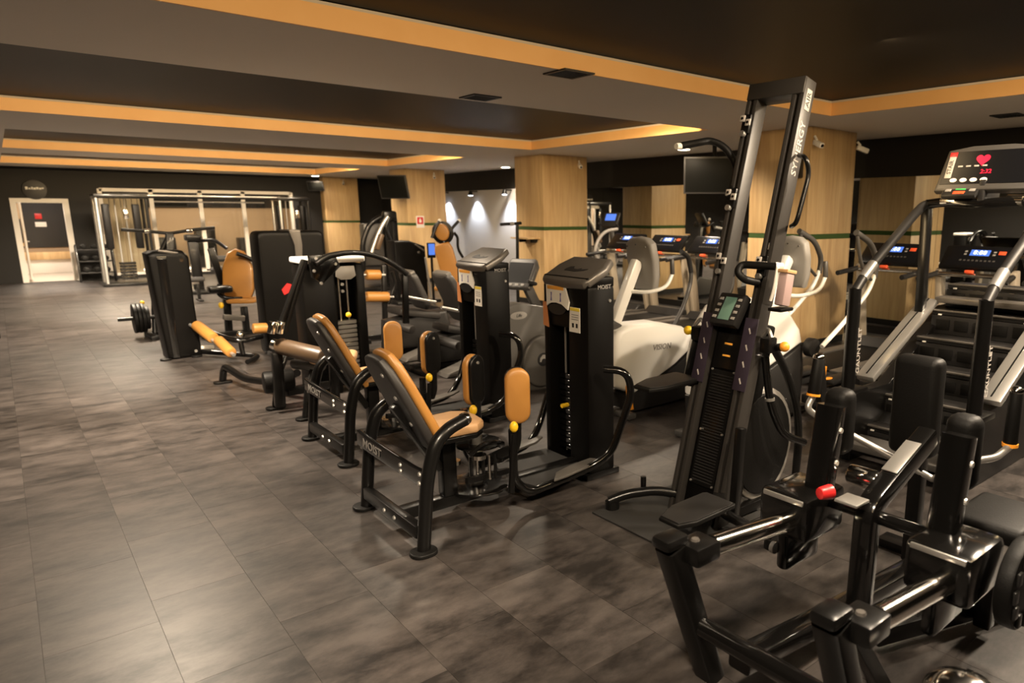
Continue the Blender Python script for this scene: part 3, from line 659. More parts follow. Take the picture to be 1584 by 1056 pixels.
    lp = part('side_plate', MB().bar(Q(.50, -HW-.0, 0), Q(.99, -HW-.0, 0), .006, .10, .001, nf), 'rail', t)
    text('lettering', 'SYNERGY', .066, Q(.842, -HW-.0035, 0), ax, nf, 'whiteprint', t, .001, sx=1.12)
    bx = part('badge', MB().bar(Q(.925, -HW-.004, 0), Q(.970, -HW-.004, 0), .003, .050, .0008, nf), 'whiteprint', t)
    text('badge_lettering', 'AIR', .048, Q(.9475, -HW-.006, 0), ax, nf, 'dgrey', bx, .0008, sx=1.2)
    # knobs on the side arms
    for s in (1, -1):
        sa = part('side_arm', MB().tube([Q(.41, s*.19, -.05), Q(.412, s*.30, -.04), Q(.415, s*.345, -.02)], .024, 12, .03).rbox(Q(.415, s*.27, .0), (.08, .07, .09), .01), 'black', t)
        part('knob', MB().ball(Q(.417, s*.375, -.01), .030, 12), 'orange' if s < 0 else 'yellow', sa)
        part('clamp', MB().tube([Q(.43, s*.22, .0), Q(.45, s*.26, .02), Q(.43, s*.30, .02)], .012, 8, .02), 'steel', sa)
    # pedals
    def pedal(c, label):
        c = V(c); poly = [(-.20, -.075), (-.10, -.115), (.20, -.115), (.22, -.10), (.22, .10), (.20, .115), (-.06, .115), (-.20, .06)]
        o = part('pedal', MB().slab(poly, c, V((1, 0, .02)), Y_, .028, .008), 'mgrey' if False else 'rubber', t, label)
        part('tread', MB().slab([(a*.94, b*.92) for a, b in poly], c+V((0, 0, .0155)), V((1, 0, .02)), Y_, .005, .001), 'dgrey', o)
        part('bracket', MB().bar(c+V((.20, 0, -.02)), c+V((.34, (Y0-c.y)*.35, -.05)), .07, .05, .006), 'black', o)
    pedal((2.93, 2.935, .80), 'upper pedal'); pedal((2.56, 2.33, .27), 'lower pedal')
    part('pedal_post', MB().bar(V((3.20, 3.0, .78)), Q(.415, .30, -.02), .045, .045, .006), 'black', t)
    part('lower_post', MB().bar((2.98, 2.40, .05), (3.02, 2.40, .62), .05, .05, .006), 'black', t)
    # flywheel housing behind
    fc = V((3.36, 2.52, .42)); 
    fl = part('flywheel', MB().slab([(.30*math.cos(R(a)), .36*math.sin(R(a))) for a in range(0, 360, 12)], fc, X_, Z_, .06, .012), 'lgrey', t)
    part('flywheel_cover', MB().slab([(.262*math.cos(R(a)), .322*math.sin(R(a))) for a in range(0, 360, 12)], fc+V((-.01, -.036, .01)), X_, Z_, .02, .006), 'rubber', fl)
    for s in (1, -1):
        part('rear_strut', MB().tube([V((3.30, Y0+s*.20, 1.12)), V((3.50, Y0+s*.21, .88)), V((3.64, Y0+s*.21, .62)), V((3.68, Y0+s*.21, .40)), V((3.66, Y0+s*.21, .07))], .026, 12, .10), 'black', t)
        part('base_rail', MB().bar((2.95, Y0+s*.17, .05), (3.78, Y0+s*.19, .06), .06, .06, .008), 'black', t)
    ga = part('guard_tube', MB().tube([V((3.27, 2.44, 1.0)), V((3.30, 2.41, .70)), V((3.40, 2.38, .50)), V((3.56, 2.33, .43))], .024, 12, .10), 'gloss', t)
    part('strap', MB().cyl(V((3.298, 2.412, .73)), V((3.297, 2.413, .745)), .030, n=12), 'steel', ga)
    part('stabilizer', MB().tube([V((3.0, 2.80, .09)), V((2.86, 2.93, .12)), V((2.72, 3.04, .10)), V((2.62, 3.10, .06))], .030, 12, .06).cyl(V((2.64, 3.09, .0)), V((2.64, 3.09, .06)), .045, n=14), 'black', t)
    part('stabilizer', MB().tube([V((3.0, 2.5, .09)), V((2.90, 2.40, .13)), V((2.92, 2.25, .10)), V((2.98, 2.12, .06))], .030, 12, .06).cyl(V((2.98, 2.12, .0)), V((2.98, 2.12, .06)), .045, n=14), 'black', t)
    part('floor_hook', MB().cyl((2.84, 3.02, .10), (2.84, 3.02, .19), .018, n=10), 'black', t)
    return t
CLIMB = climber()
# cup hung on the climber handle
p = at(1213, 445, Y=2.30)
t = part('phone_holder', MB().bar(p-V((.015, 0, .10)), p+V((.02, 0, .08)), .075, .06, .01), 'pinkbot', CLIMB, 'small smoky clear holder on the handle')
part('lid', MB().bar(p+V((.02, 0, .08)), p+V((.023, 0, .10)), .09, .07, .004), 'lit_tan', t)
part('tray', MB().rbox(p+V((-.01, .01, -.12)), (.12, .09, .02), .005), 'black', t)
t = single('floor_mat', MB().slab([(2.51, 3.13), (2.515, 2.42), (3.3, 2.40), (3.3, 3.11)], V((0, 0, .006)), X_, Y_, .012, .003), 'mesh', 'black rubber mat under the front of the tall climber', 'mat')

# =================================================================== FRONT PLATE MACHINE (right foreground)
def front_machine():
    t = thing('hip_press_machine', 'glossy black machine with steel guide rods and upright pads in the right foreground', 'gym machine', (2.4, 1.3, 0))
    for yt, yb, xt, xb in ((1.65, 1.62, 1.69, 1.90), (.99, .97, 1.71, 1.92)):
        po = part('post', MB().rtube([V((xb, yb, .0)), V((xt, yt, .62))], .085, .10, .01, up=Y_), 'black', t)
        part('post_cap', MB().rbox((xt+.0, yt, .645), (.12, .095, .05), .02), 'black', po)
        bk = part('rod_block', MB().rbox((xt+.09, yt-.055, .60), (.13, .12, .075), .012), 'black', t); bolt(bk, (xt+.08, yt-.05, .6375), (0, 0, 1), .018, 'cap')
        part('guide_rod', MB().cyl((xt+.15, yt-.07, .60), (2.38, yt-.075, .545), .042, n=20), 'chrome', t)
        hb = part('bearing_block', MB().rbox((2.47, yt-.04, .565), (.30, .25, .20), .03).rbox((2.52, yt+.0, .40), (.26, .06, .26), .02), 'gloss', t)
        part('edge_strip', MB().rbox((2.325, yt-.04, .645), (.012, .20, .022), .004), 'steel', hb)
        for i in range(4): part('roller', MB().cyl((2.40+.065*i, yt+.035, .36), (2.40+.065*i, yt+.055, .36), .028, n=12), 'black' if i % 2 else 'steel', hb)
        # upright padded levers
        ly = yt-.10 if yt > 1.2 else yt+.02
        lv = part('lever', MB().rtube([V((2.50, ly, .64)), V((2.56, ly, 1.02))], .085, .11, .01, up=Y_), 'gloss', t)
        part('lever_pad', MB().rbox((2.68, ly+.03, .92), (.11, .13, .30), .045, seg=4), 'rubber', lv)
        for z in (.78, .92): bolt(lv, (2.515+(z-.64)*.13, ly-.055, z), (0, -1, 0), .014)
    part('cross_tube', MB().cyl((1.81, 1.62, .27), (1.82, 1.0, .27), .038, n=16), 'gloss', t)
    part('base_rail', MB().rtube([V((1.83, 1.42, .20)), V((2.4, 1.42, .14)), V((3.55, 1.42, .06))], .075, .10, .2, up=Y_), 'gloss', t)
    part('rear_foot', MB().rbox((3.5, 1.35, .025), (.12, .8, .05), .01), 'black', t)
    part('cross_shaft', MB().cyl((2.50, 1.48, .62), (2.50, 1.03, .62), .028, n=16), 'gloss', t)
    cl = part('column', MB().rtube([V((2.45, 1.30, .10)), V((2.47, 1.30, .66)), V((2.95, 1.30, .86))], .09, .085, .06, up=Y_), 'gloss', t)
    part('name_plate', MB().bar((2.62, 1.30, .777), (2.82, 1.30, .860), .07, .006, .002, V((-.38, 0, .92))), 'steel', cl)
    part('plate', MB().rbox((2.40, 1.335, .70), (.10, .10, .012), .004), 'steel', cl)
    part('knob', MB().cyl((2.36, 1.46, .70), (2.42, 1.44, .70), .026, .032, 12, .006), 'red', t)
    part('lock_pin', MB().cyl((2.66, 1.50, .70), (2.66, 1.36, .70), .045, n=16, bev=.01), 'chrome', t)
    bp = part('back_pad', MB().rbox((3.25, 1.50, .90), (.12, .23, .50), .04, seg=4), 'rubber', t)
    part('back_post', MB().bar((3.33, 1.50, .05), (3.33, 1.50, .85), .07, .07, .008), 'black', bp)
    sp = part('seat', MB().rbox((3.0, .98, .56), (.36, .30, .08), .03, seg=4), 'rubber', t); part('seat_post', MB().bar((3.0, 1.0, .05), (3.0, 1.0, .52), .07, .07, .008), 'black', sp)
    part('seat_beam', MB().bar((2.5, 1.25, .10), (3.3, .98, .08), .07, .08, .008), 'black', t)
    # hand grips either side
    for tp, lo, el, en in ((at(1267, 553, Y=2.0), at(1258, 612, Y=2.0), at(1247, 632, Y=2.0), at(1272, 648, Y=1.95)), (at(1573, 605, Y=1.15), at(1562, 690, Y=1.15), at(1540, 708, Y=1.15), at(1510, 712, Y=1.2))):
        gr = part('hand_grip', MB().cyl(lo, tp, .034, .030, 16, .008), 'rubber', t)
        part('grip_cap', MB().ball(tp, .032, 12, .8), 'chrome', gr); part('grip_ring', MB().cyl(lo, lo+(tp-lo)*.06, .037, n=14), 'orange', gr)
        part('grip_bar', MB().tube([lo, el, en, V((3.33, 1.42, .52))], .018, 10, .04), 'steel', gr)
    # cam wheel and weight horn with a domed chrome end
    part('cam_wheel', MB().cyl((2.62, .80, .50), (2.62, .74, .50), .17, n=28, bev=.01), 'rubber', t)
    for i in range(12): part('tooth', MB().rbox((2.62+.13*math.cos(i*.52), .735, .50+.13*math.sin(i*.52)), (.035, .012, .05), .004), 'dgrey', t)
    hp = at(1492, 1062, Y=.66)
    wh = part('weight_horn', MB().cyl((hp.x, hp.y, .05), (hp.x, hp.y, hp.z-.03), .05, n=16).rbox((hp.x, hp.y, .025), (.3, .25, .05), .01).bar((hp.x, hp.y, .06), (2.4, 1.25, .09), .06, .06, .006), 'black', t)
    part('domed_end', MB().ball((hp.x, hp.y, hp.z-.04), .115, 20, .62), 'chrome', wh)
    return t
front_machine()

# =================================================================== STAIR CLIMBER (right)
def stair_machine():
    t = thing('stair_climber', 'black stair climber with silver side rails and a red heart on its console', 'gym machine', (5.2, 2.2, 0))
    YL, YR_ = 2.66, 1.74; yc = (YL+YR_)/2
    for y, s in ((YL, 1), (YR_, -1)):
        part('side_base', MB().slab([(4.55, 0), (4.50, .42), (4.58, .52), (5.05, .52), (6.0, 1.05), (6.45, 1.05), (6.45, 0)], V((0, y-s*.04, 0)), X_, Z_, .10, .012), 'black', t)
        sr = part('side_rail', MB().bar((4.84, y, .575), (5.83, y, 1.105), .15, .05, .012, V((-.5, 0, .87))), 'steel', t)
        part('groove', MB().bar((4.86, y, .614), (5.81, y, 1.124), .012, .006, .001, V((-.5, 0, .87))), 'black', sr)
        po = part('post', MB().cyl((4.60, y, .50), (4.61, y, 1.29), .050, .046, 18), 'black', t)
        text('lettering', 'GAUNTLET', .062, V((4.63, y-.052, .83)), V((.0, 0, 1)), V((-1, 0, 0)), 'whiteprint', po, .001, sx=1.1)
        part('post_foot', MB().rbox((4.64, y, .52), (.24, .16, .045), .012), 'black', po)
        hr = part('handrail', MB().tube([V((4.61, y, 1.27)), V((4.75, y, 1.40)), V((5.42, y, 1.82)), V((5.58, y, 1.90)), V((5.72, y, 1.90))], .036, 14, .12), 'cap' if False else 'dgrey', t)
        part('rail_sleeve', MB().cyl((4.70, y, 1.355), (4.84, y, 1.455), .040, n=14), 'steel', hr)
        part('upright', MB().bar((5.67, y, 1.0), (5.63, y, 1.90), .085, .07, .012), 'black', t)
    part('crossbar', MB().tube([V((5.62, YL, 1.90)), V((5.55, YL-.2, 1.92)), V((5.52, yc, 1.90)), V((5.55, YR_+.2, 1.92)), V((5.62, YR_, 1.90))], .038, 14, .1), 'gloss', t)
    for y in (YL-.22, YR_+.22): part('sensor_grip', MB().cyl((5.565, y+.07, 1.925), (5.545, y-.05, 1.922), .041, n=14), 'chrome', t)
    # steps: moulded treads and risers
    for i in range(6):
        x0 = 4.78+.245*i; z = .24+.20*i
        if z > 1.25: break
        st = part('step', MB().rbox((x0+.13, yc, z-.02), (.26, YL-YR_-.12, .04), .008), 'dgrey', t)
        part('riser', MB().rbox((x0+.006, yc, z-.12), (.02, YL-YR_-.12, .155), .004), 'dgrey', st)
        part('step_edge', MB().rbox((x0+.0, yc, z-.002), (.03, YL-YR_-.13, .016), .005), 'cap', st)
        for k in range(5):
            y = yc-.30+.15*k
            part('moulding', MB().rbox((x0-.007, y, z-.115), (.012, .11, .085), .004), 'rubber', st)
        for y in (YL-.13, YR_+.13): part('step_glint', MB().rbox((x0-.006, y, z-.035), (.01, .03, .012), .002), 'paper', st)  # white bits painted in as reflections at the gaps between steps
    part('back_cover', MB().slab([(4.9, .05), (4.9, .25), (6.2, 1.10), (6.44, 1.10), (6.44, .05)], V((0, yc, -.02)), X_, Z_, YL-YR_-.15, .01), 'black', t)
    part('landing', MB().rbox((6.1, yc, 1.12), (.6, YL-YR_-.1, .05), .012), 'cap', t)
    part('entry_step', MB().rbox((4.56, yc, .16), (.26, YL-YR_-.12, .05), .01), 'mgrey', t)
    # console leaning toward the user
    n = V((-.90, 0, .42)).normalized(); ux, uy, un = basis(n); c0 = V((5.60, yc, 2.14))
    cs = part('console', MB().slab([(-.36, -.17), (.36, -.17), (.33, .17), (.15, .20), (-.15, .20), (-.33, .17)], c0, ux, uy, .08, .02), 'mgrey', t)
    part('console_face', MB().slab([(-.325, -.12), (.325, -.12), (.305, .15), (-.305, .15)], c0+un*.042, ux, uy, .004, .0), 'screen', cs)
    hz = []
    for a in range(0, 360, 15):
        q = R(a); hz.append((.0032*16*math.sin(q)**3, .0032*(13*math.cos(q)-5*math.cos(2*q)-2*math.cos(3*q)-math.cos(4*q))))
    sg = -1 if ux.y > 0 else 1
    hx = -.115*sg*-1
    def cp(y, v): return c0+V((0, y-yc, 0))+uy*v+un*.0455
    part('heart', MB().slab(hz[::-1], cp(yc+.045, .075), ux, uy, .002, 0), 'redled', cs)
    text('readout', '2:32', .048, cp(yc+.0, -.025), ux, uy, 'redled', cs, .001)
    for k in range(4): part('key', MB().slab([(.027*math.cos(R(a)), .017*math.sin(R(a))) for a in range(0, 360, 30)], cp(yc+.225-.075*k, -.09), ux, uy, .003, 0), 'paper', cs)
    for k in range(4): part('print_line', MB().rbox(cp(yc+.20-.06*k, .025), (.035, .012, .002), .0005, (ux, uy, un)), 'whiteprint', cs)
    bd = part('brand_strip', MB().rbox(cp(yc+.275, .02), (.05, .18, .003), .001, (ux, uy, un)), 'whiteprint', cs)
    part('brand_flash', MB().rbox(cp(yc+.275, .125), (.055, .04, .003), .001, (ux, uy, un)), 'red', cs)
    text('brand_lettering', 'STAIR', .045, cp(yc+.275, .02)+un*.002, uy, -ux, 'dgrey', bd, .0006)
    kp = V((5.50, yc+.15, 1.985)); n2 = V((-.6, 0, .8)); a2 = basis(n2)
    kd = part('keypad', MB().rbox(kp, (.26, .12, .04), .012, a2), 'dgrey', t)
    part('go_button', MB().rbox(kp+a2[2]*.021+a2[1]*.02, (.075, .032, .006), .002, a2), 'green_btn', kd)
    part('stop_button', MB().rbox(kp+a2[2]*.021-a2[1]*.03, (.085, .034, .006), .002, a2), 'redbtn', kd)
    for s in (1, -1): part('arrow_button', MB().rbox(kp+a2[2]*.021+a2[0]*s*.09, (.045, .03, .006), .002, a2), 'lgrey', kd)
    part('console_neck', MB().bar((5.64, yc, 1.90), (5.66, yc, 2.06), .30, .05, .01), 'dgrey', t)
    return t
stair_machine()

# =================================================================== TREADMILLS FACING THE MIRROR WALL
def treadmill(x, y, label):
    """console at x, runner faces +X"""
    t = thing('treadmill', label, 'treadmill', (x-.6, y, 0), 'treadmills facing the mirror wall')
    def P(a, b, c): return V((x+a, y+b, c))
    part('deck', MB().rbox(P(-.75, 0, .11), (2.0, .86, .13), .02), 'dgrey', t)
    part('belt', MB().rbox(P(-.78, 0, .182), (1.75, .54, .016), .006), 'rubber', t)
    for s in (1, -1):
        part('side_rail', MB().rbox(P(-.78, s*.355, .19), (1.80, .14, .03), .01), 'cap', t)
        part('upright', MB().bar(P(.22, s*.42, .10), P(.02, s*.40, 1.22), .07, .14, .014, X_), 'beigep', t)
        part('handrail', MB().tube([P(.05, s*.40, 1.18), P(-.12, s*.41, 1.15), P(-.50, s*.41, 1.12)], .030, 12, .08), 'dgrey', t)
        part('foot', MB().cyl(P(-1.6, s*.36, 0), P(-1.6, s*.36, .06), .03, n=10), 'black', t)
    part('motor_cover', MB().slab([(-.05, .05), (-.10, .20), (.02, .30), (.28, .27), (.36, .16), (.36, .05)], P(0, 0, 0), X_, Z_, .80, .03), 'dgrey', t)
    part('front_bar', MB().cyl(P(-.06, .40, 1.16), P(-.06, -.40, 1.16), .026, n=12), 'chrome', t)
    n = V((-.72, 0, .70)); ux, uy, un = basis(n); c0 = P(.06, 0, 1.34)
    cs = part('console', MB().rbox(c0, (.80, .34, .06), .025, (ux, uy, un)), 'black', t)
    part('console_face', MB().rbox(c0+un*.0305, (.64, .28, .004), .001, (ux, uy, un)), 'screen', cs)
    part('display', MB().rbox(c0+un*.033+uy*.055, (.21, .085, .003), .001, (ux, uy, un)), 'blue', cs)
    text('digits', '8:88', .085, c0+un*.0355+uy*.055, ux, uy, 'digit', cs, .0005)
    part('stop_button', MB().rbox(c0+un*.034+V((0, -.235, 0))+uy*.06, (.075, .05, .006), .002, (ux, uy, un)), 'redbtn', cs)
    for k in range(9): part('key', MB().rbox(c0+un*.033+V((0, .18-.045*k, 0))-uy*.06, (.026, .022, .004), .001, (ux, uy, un)), 'mgrey', cs)
    for k in range(2):
        for s in (1, -1): part('key', MB().rbox(c0+un*.033+V((0, s*.155, 0))+uy*(.03+.04*k), (.03, .022, .004), .001, (ux, uy, un)), 'lgrey', cs)
    part('safety_key', MB().rbox(P(-.10, .03, 1.20), (.05, .09, .035), .008), 'redbtn', t)
    return t
for x, y, lb in ((8.05, 3.19, 'black treadmill with blue display, seen through the stair climber frame'),
                 (8.05, 4.20, 'black treadmill with blue display in front of the nearest pillar reflection'),
                 (8.05, 7.15, 'treadmill beside the hanging television, closest beyond the nearest pillar'),
                 (8.05, 8.10, 'middle treadmill of the three between the first two pillars'),
                 (8.05, 9.10, 'farthest treadmill, nearest the pillar with the small shelf'),
                 (8.35, 2.20, 'treadmill hidden behind the stair climber steps at the right edge')):
    treadmill(x, y, lb)

# =================================================================== CROSS TRAINERS (white, seen from the front)
def handle_loop(t, P, s, x0):
    part('fixed_handle', MB().tube([P(x0+.0, s*.03, 1.13), P(x0+.10, s*.16, 1.12), P(x0+.24, s*.25, 1.17), P(x0+.30, s*.26, 1.30)], .018, 10, .10), 'white', t)
    part('fixed_grip', MB().cyl(P(x0+.295, s*.26, 1.28), P(x0+.29, s*.255, 1.42), .022, .020, 12, .005), 'mgrey', t)
def console_head(t, c, sc=1.0):
    c = V(c); n = V((-.94, 0, -.18)).normalized(); ux, uy, un = basis(n)
    prof = [(-.17, .20), (-.11, .245), (0, .26), (.11, .245), (.17, .20), (.185, .05), (.165, -.12), (.12, -.24), (-.12, -.24), (-.165, -.12), (-.185, .05)]
    o = part('console_shell', MB().slab([(a*sc, b*sc) for a, b in prof], c, ux, uy, .09, .03, 3, .02), 'lgrey', t)
    part('console_screen', MB().slab([(a*.9*sc, b*.9*sc) for a, b in prof], c-un*.047, ux, uy, .006, .002), 'screen', o)
    for a, b in ((-.12, .18), (.12, .18), (0, .2)): part('screw', MB().cyl(c+un*.06+ux*a*sc+uy*b*sc, c+un*.068+ux*a*sc+uy*b*sc, .007, n=8), 'mgrey', o)
def trainer_a():
    X0, Y0 = 3.98, 4.68
    def P(a, b, c): return V((X0+a, Y0+b, c))
    t = thing('cross_trainer', 'white and charcoal cross trainer with an orange stripe, right of the front weight tower', 'exercise machine', (X0+.7, Y0, 0), 'white cross trainers')
    top = [(-.06, .30), (-.075, .70), (-.02, .80), (.12, .84), (.50, .83), (.80, .76), (.94, .66), (.96, .55), (.70, .40), (.38, .27), (.16, .20)]
    sh = part('housing', MB().slab(top, P(0, 0, 0), X_, Z_, .30, .05, 4), 'white', t)
    text('lettering', 'VISION', .075, P(.50, -.1515, .60), V((1, 0, -.02)), Z_, 'greyprint', sh, .001, .2)
    low = [(.06, .03), (.10, .19), (.38, .255), (.70, .385), (.965, .53), (1.02, .40), (1.02, .03)]
    part('lower_housing', MB().slab(low, P(0, 0, 0), X_, Z_, .285, .03, 3), 'dgrey', t)
    part('orange_stripe', MB().slab([(.09, .06), (.05, .30), (.10, .29), (.15, .06)], P(0, -.148, 0), X_, Z_, .012, .003), 'orange', t)
    part('mast', MB().bar(P(.02, 0, .80), P(.32, 0, 1.40), .085, .10, .02), 'white', t)
    part('mast_boot', MB().bar(P(0, 0, .79), P(.04, 0, .87), .13, .16, .03), 'mgrey', t)
    console_head(t, P(.40, 0, 1.36))
    handle_loop(t, P, -1, .22); handle_loop(t, P, 1, .22)
    for s in (1, -1):
        part('pivot_disc', MB().cyl(P(.99, s*.13, .60), P(.99, s*.20, .60), .09, n=20, bev=.01), 'dgrey', t)
        mv = part('moving_arm', MB().tube([P(.99, s*.24, .60), P(1.22, s*.26, .88), P(1.34, s*.28, 1.12), P(1.34, s*.28, 1.26)], .022, 12, .12), 'mgrey', t)
        part('arm_grip', MB().tube([P(1.34, s*.28, 1.22), P(1.30, s*.28, 1.38), P(1.18, s*.27, 1.44)], .026, 12, .05), 'dgrey', mv)
        pb = part('pedal_beam', MB().bar(P(.95, s*.17, .22), P(1.85, s*.17, .20), .06, .08, .01), 'dgrey', t); part('pedal', MB().rbox(P(1.5, s*.17, .28), (.42, .16, .05), .02), 'rubber', pb)
    part('base_frame', MB().rbox(P(.95, 0, .04), (1.9, .12, .06), .01).rbox(P(.05, 0, .03), (.10, .5, .06), .02).rbox(P(1.85, 0, .03), (.10, .5, .06), .02), 'mgrey', t)
trainer_a()
def trainer_b():
    X0, Y0 = 3.98, 3.62
    def P(a, b, c): return V((X0+a, Y0+b, c))
    t = thing('cross_trainer', 'white domed cross trainer standing directly behind the tall climber', 'exercise machine', (X0+.8, Y0, 0), 'white cross trainers')
    top = [(-.02, .40), (-.01, .70), (.06, .95), (.20, 1.10), (.45, 1.16), (.75, 1.12), (1.02, 1.00), (1.20, .82), (1.24, .70), (.80, .55), (.35, .40)]
    part('housing', MB().slab(top, P(0, 0, 0), X_, Z_, .30, .06, 4), 'white', t)
    low = [(.02, .06), (-.01, .38), (.35, .39), (.80, .54), (1.24, .69), (1.28, .45), (1.25, .06)]
    part('lower_housing', MB().slab(low, P(0, 0, 0), X_, Z_, .285, .03, 3), 'dgrey', t)
    part('flank_plate', MB().slab([(.0, .10), (.06, .55), (.16, .58), (.20, .10)], P(0, -.15, 0), X_, Z_, .02, .004), 'lgrey', t)
    part('mast', MB().bar(P(.86, 0, 1.02), P(1.14, 0, 1.45), .085, .10, .02), 'white', t)
    console_head(t, P(1.22, 0, 1.40), .92)
    handle_loop(t, P, -1, 1.04); handle_loop(t, P, 1, 1.04)
    for s in (-1, 1):
        y = s*.30
        dsc = part('pivot_disc', MB().cyl(P(1.27, s*.16, .66), P(1.27, s*.24, .66), .085, n=20, bev=.01), 'dgrey', t)
        a0 = P(1.28, y, .68)
        mv = part('moving_arm', MB().tube([a0, P(1.62, y, .86), P(2.02, y, 1.12), P(2.12, y, 1.30)], .022, 12, .2), 'white', t)
        part('arm_grip', MB().tube([P(2.10, y, 1.24), P(2.13, y, 1.38), P(2.0, y, 1.56), P(1.72, y, 1.66)], .027, 12, .12), 'mgrey', mv)
        part('grip_loop', MB().tube([P(1.74, y, 1.655), P(1.78, y, 1.52), P(1.86, y, 1.34), P(2.04, y, 1.22)], .016, 10, .10), 'mgrey', mv)
        part('orange_tab', MB().slab([(-.03, .05), (.04, .05), (.03, -.05), (0, -.08), (-.03, -.03)], P(1.33, y, .44), X_, Z_, .02, .004), 'orange', t)
        lb = part('link_bar', MB().bar(P(1.24, y, .62), P(1.34, y, .16), .06, .10, .012), 'dgrey', t)
        pb = part('pedal_beam', MB().bar(P(1.2, s*.2, .20), P(2.1, s*.2, .22), .06, .08, .01), 'dgrey', t); part('pedal', MB().rbox(P(1.75, s*.2, .30), (.42, .17, .05), .02), 'dgrey', pb)
        part('pedal_mark', MB().slab([(.06*math.cos(R(a)), .03*math.sin(R(a))) for a in range(0, 360, 30)], P(1.58, s*.2-.0, .3275), X_, Y_, .004, 0), 'orange', pb)
    part('base_frame', MB().rbox(P(1.05, 0, .04), (2.1, .12, .06), .01).rbox(P(.05, 0, .03), (.10, .5, .06), .02).rbox(P(2.05, 0, .03), (.10, .5, .06), .02), 'mgrey', t)
trainer_b()

# =================================================================== GREY UPRIGHT BIKE behind the towers
def upright_bike():
    Y0 = 6.02
    t = thing('exercise_bike', 'dark grey exercise bike with round badge between the two weight towers', 'exercise machine', (3.85, Y0, 0))
    def P(px, py, dy=0): return at(px, py, Y=Y0+dy)
    def flat(pts, y): return [(at(a, b, Y=y).x, at(a, b, Y=y).z) for a, b in pts]
    up = flat([(752, 480), (790, 466), (832, 472), (850, 490), (856, 560), (850, 600), (752, 604)], Y0)
    hs = part('housing', MB().slab(up, V((0, Y0, 0)), X_, Z_, .26, .03, 3), 'bike', t)
    c = at(826, 562, Y=Y0); 
    fw = part('drive_cover', MB().slab([(.245*math.cos(R(a)), .275*math.sin(R(a))) for a in range(0, 360, 12)], V((c.x, Y0-.14, .31)), X_, Z_, .07, .025, 3), 'bike', t)
    b = V((c.x, Y0-.178, .33)); bd = part('badge', MB().slab([(.072*math.cos(R(a)), .072*math.sin(R(a))) for a in range(0, 360, 15)], b, X_, Z_, .006, .001), 'dgrey', fw)
    part('emblem', MB().slab([(-.05, -.02), (-.045, .02), (-.01, .052), (.03, .045), (.052, .012), (.05, -.02), (0, -.03)], b-Y_*.005, X_, Z_, .004, 0), 'lgrey', bd)
    l = at(802, 488, Y=Y0-.13); lg = part('logo_plate', MB().slab([(.10*math.cos(R(a)), .04*math.sin(R(a))) for a in range(0, 360, 20)], l-Y_*.004, X_, Z_, .006, .001), 'lgrey', hs)
    text('lettering', 'Life', .045, l-Y_*.0085, X_, Z_, 'dgrey', lg, .001, .3)
    part('mast', MB().bar(P(838, 490), P(808, 428), .07, .10, .015), 'mgrey', t)
    ux, uy, un = basis(V((-.75, -.35, .45))); cc = P(806, 425)
    cs = part('console', MB().slab([(-.15, -.16), (.15, -.16), (.18, .10), (.14, .17), (-.14, .17), (-.18, .10)], cc, ux, uy, .07, .02), 'mgrey', t)
    part('console_face', MB().slab([(-.12, -.10), (.12, -.10), (.14, .12), (-.14, .12)], cc+un*.0365, ux, uy, .004, 0), 'screen', cs)
    for k in range(3): part('key', MB().rbox(cc+un*.038+ux*(-.07+.07*k)-uy*.125, (.04, .025, .006), .002, (ux, uy, un)), 'lgrey', cs)
    part('handlebar', MB().tube([cc+V((-.03, .26, -.02)), cc+V((.05, .22, -.08)), cc+V((.08, 0, -.10)), cc+V((.05, -.22, -.08)), cc+V((-.10, -.26, -.04))], .018, 10, .08), 'dgrey', t)
    part('seat_tube', MB().bar((3.50, Y0, .30), (3.38, Y0, .86), .06, .06, .01), 'mgrey', t)
    part('saddle', MB().slab([(-.14, -.12), (.06, -.07), (.16, -.03), (.16, .03), (.06, .07), (-.14, .12)], V((3.40, Y0, .90)), X_, Y_, .07, .025, 3, .01), 'charcoal', t)
    part('crank_cover', MB().cyl((c.x, Y0-.17, .31), (c.x, Y0-.19, .31), .03, n=14), 'dgrey', t)
    part('base_frame', MB().rbox((3.85, Y0, .045), (1.0, .12, .08), .012).rbox((3.38, Y0, .03), (.10, .5, .06), .02).rbox((4.32, Y0, .03), (.10, .5, .06), .02), 'mgrey', t)
upright_bike()

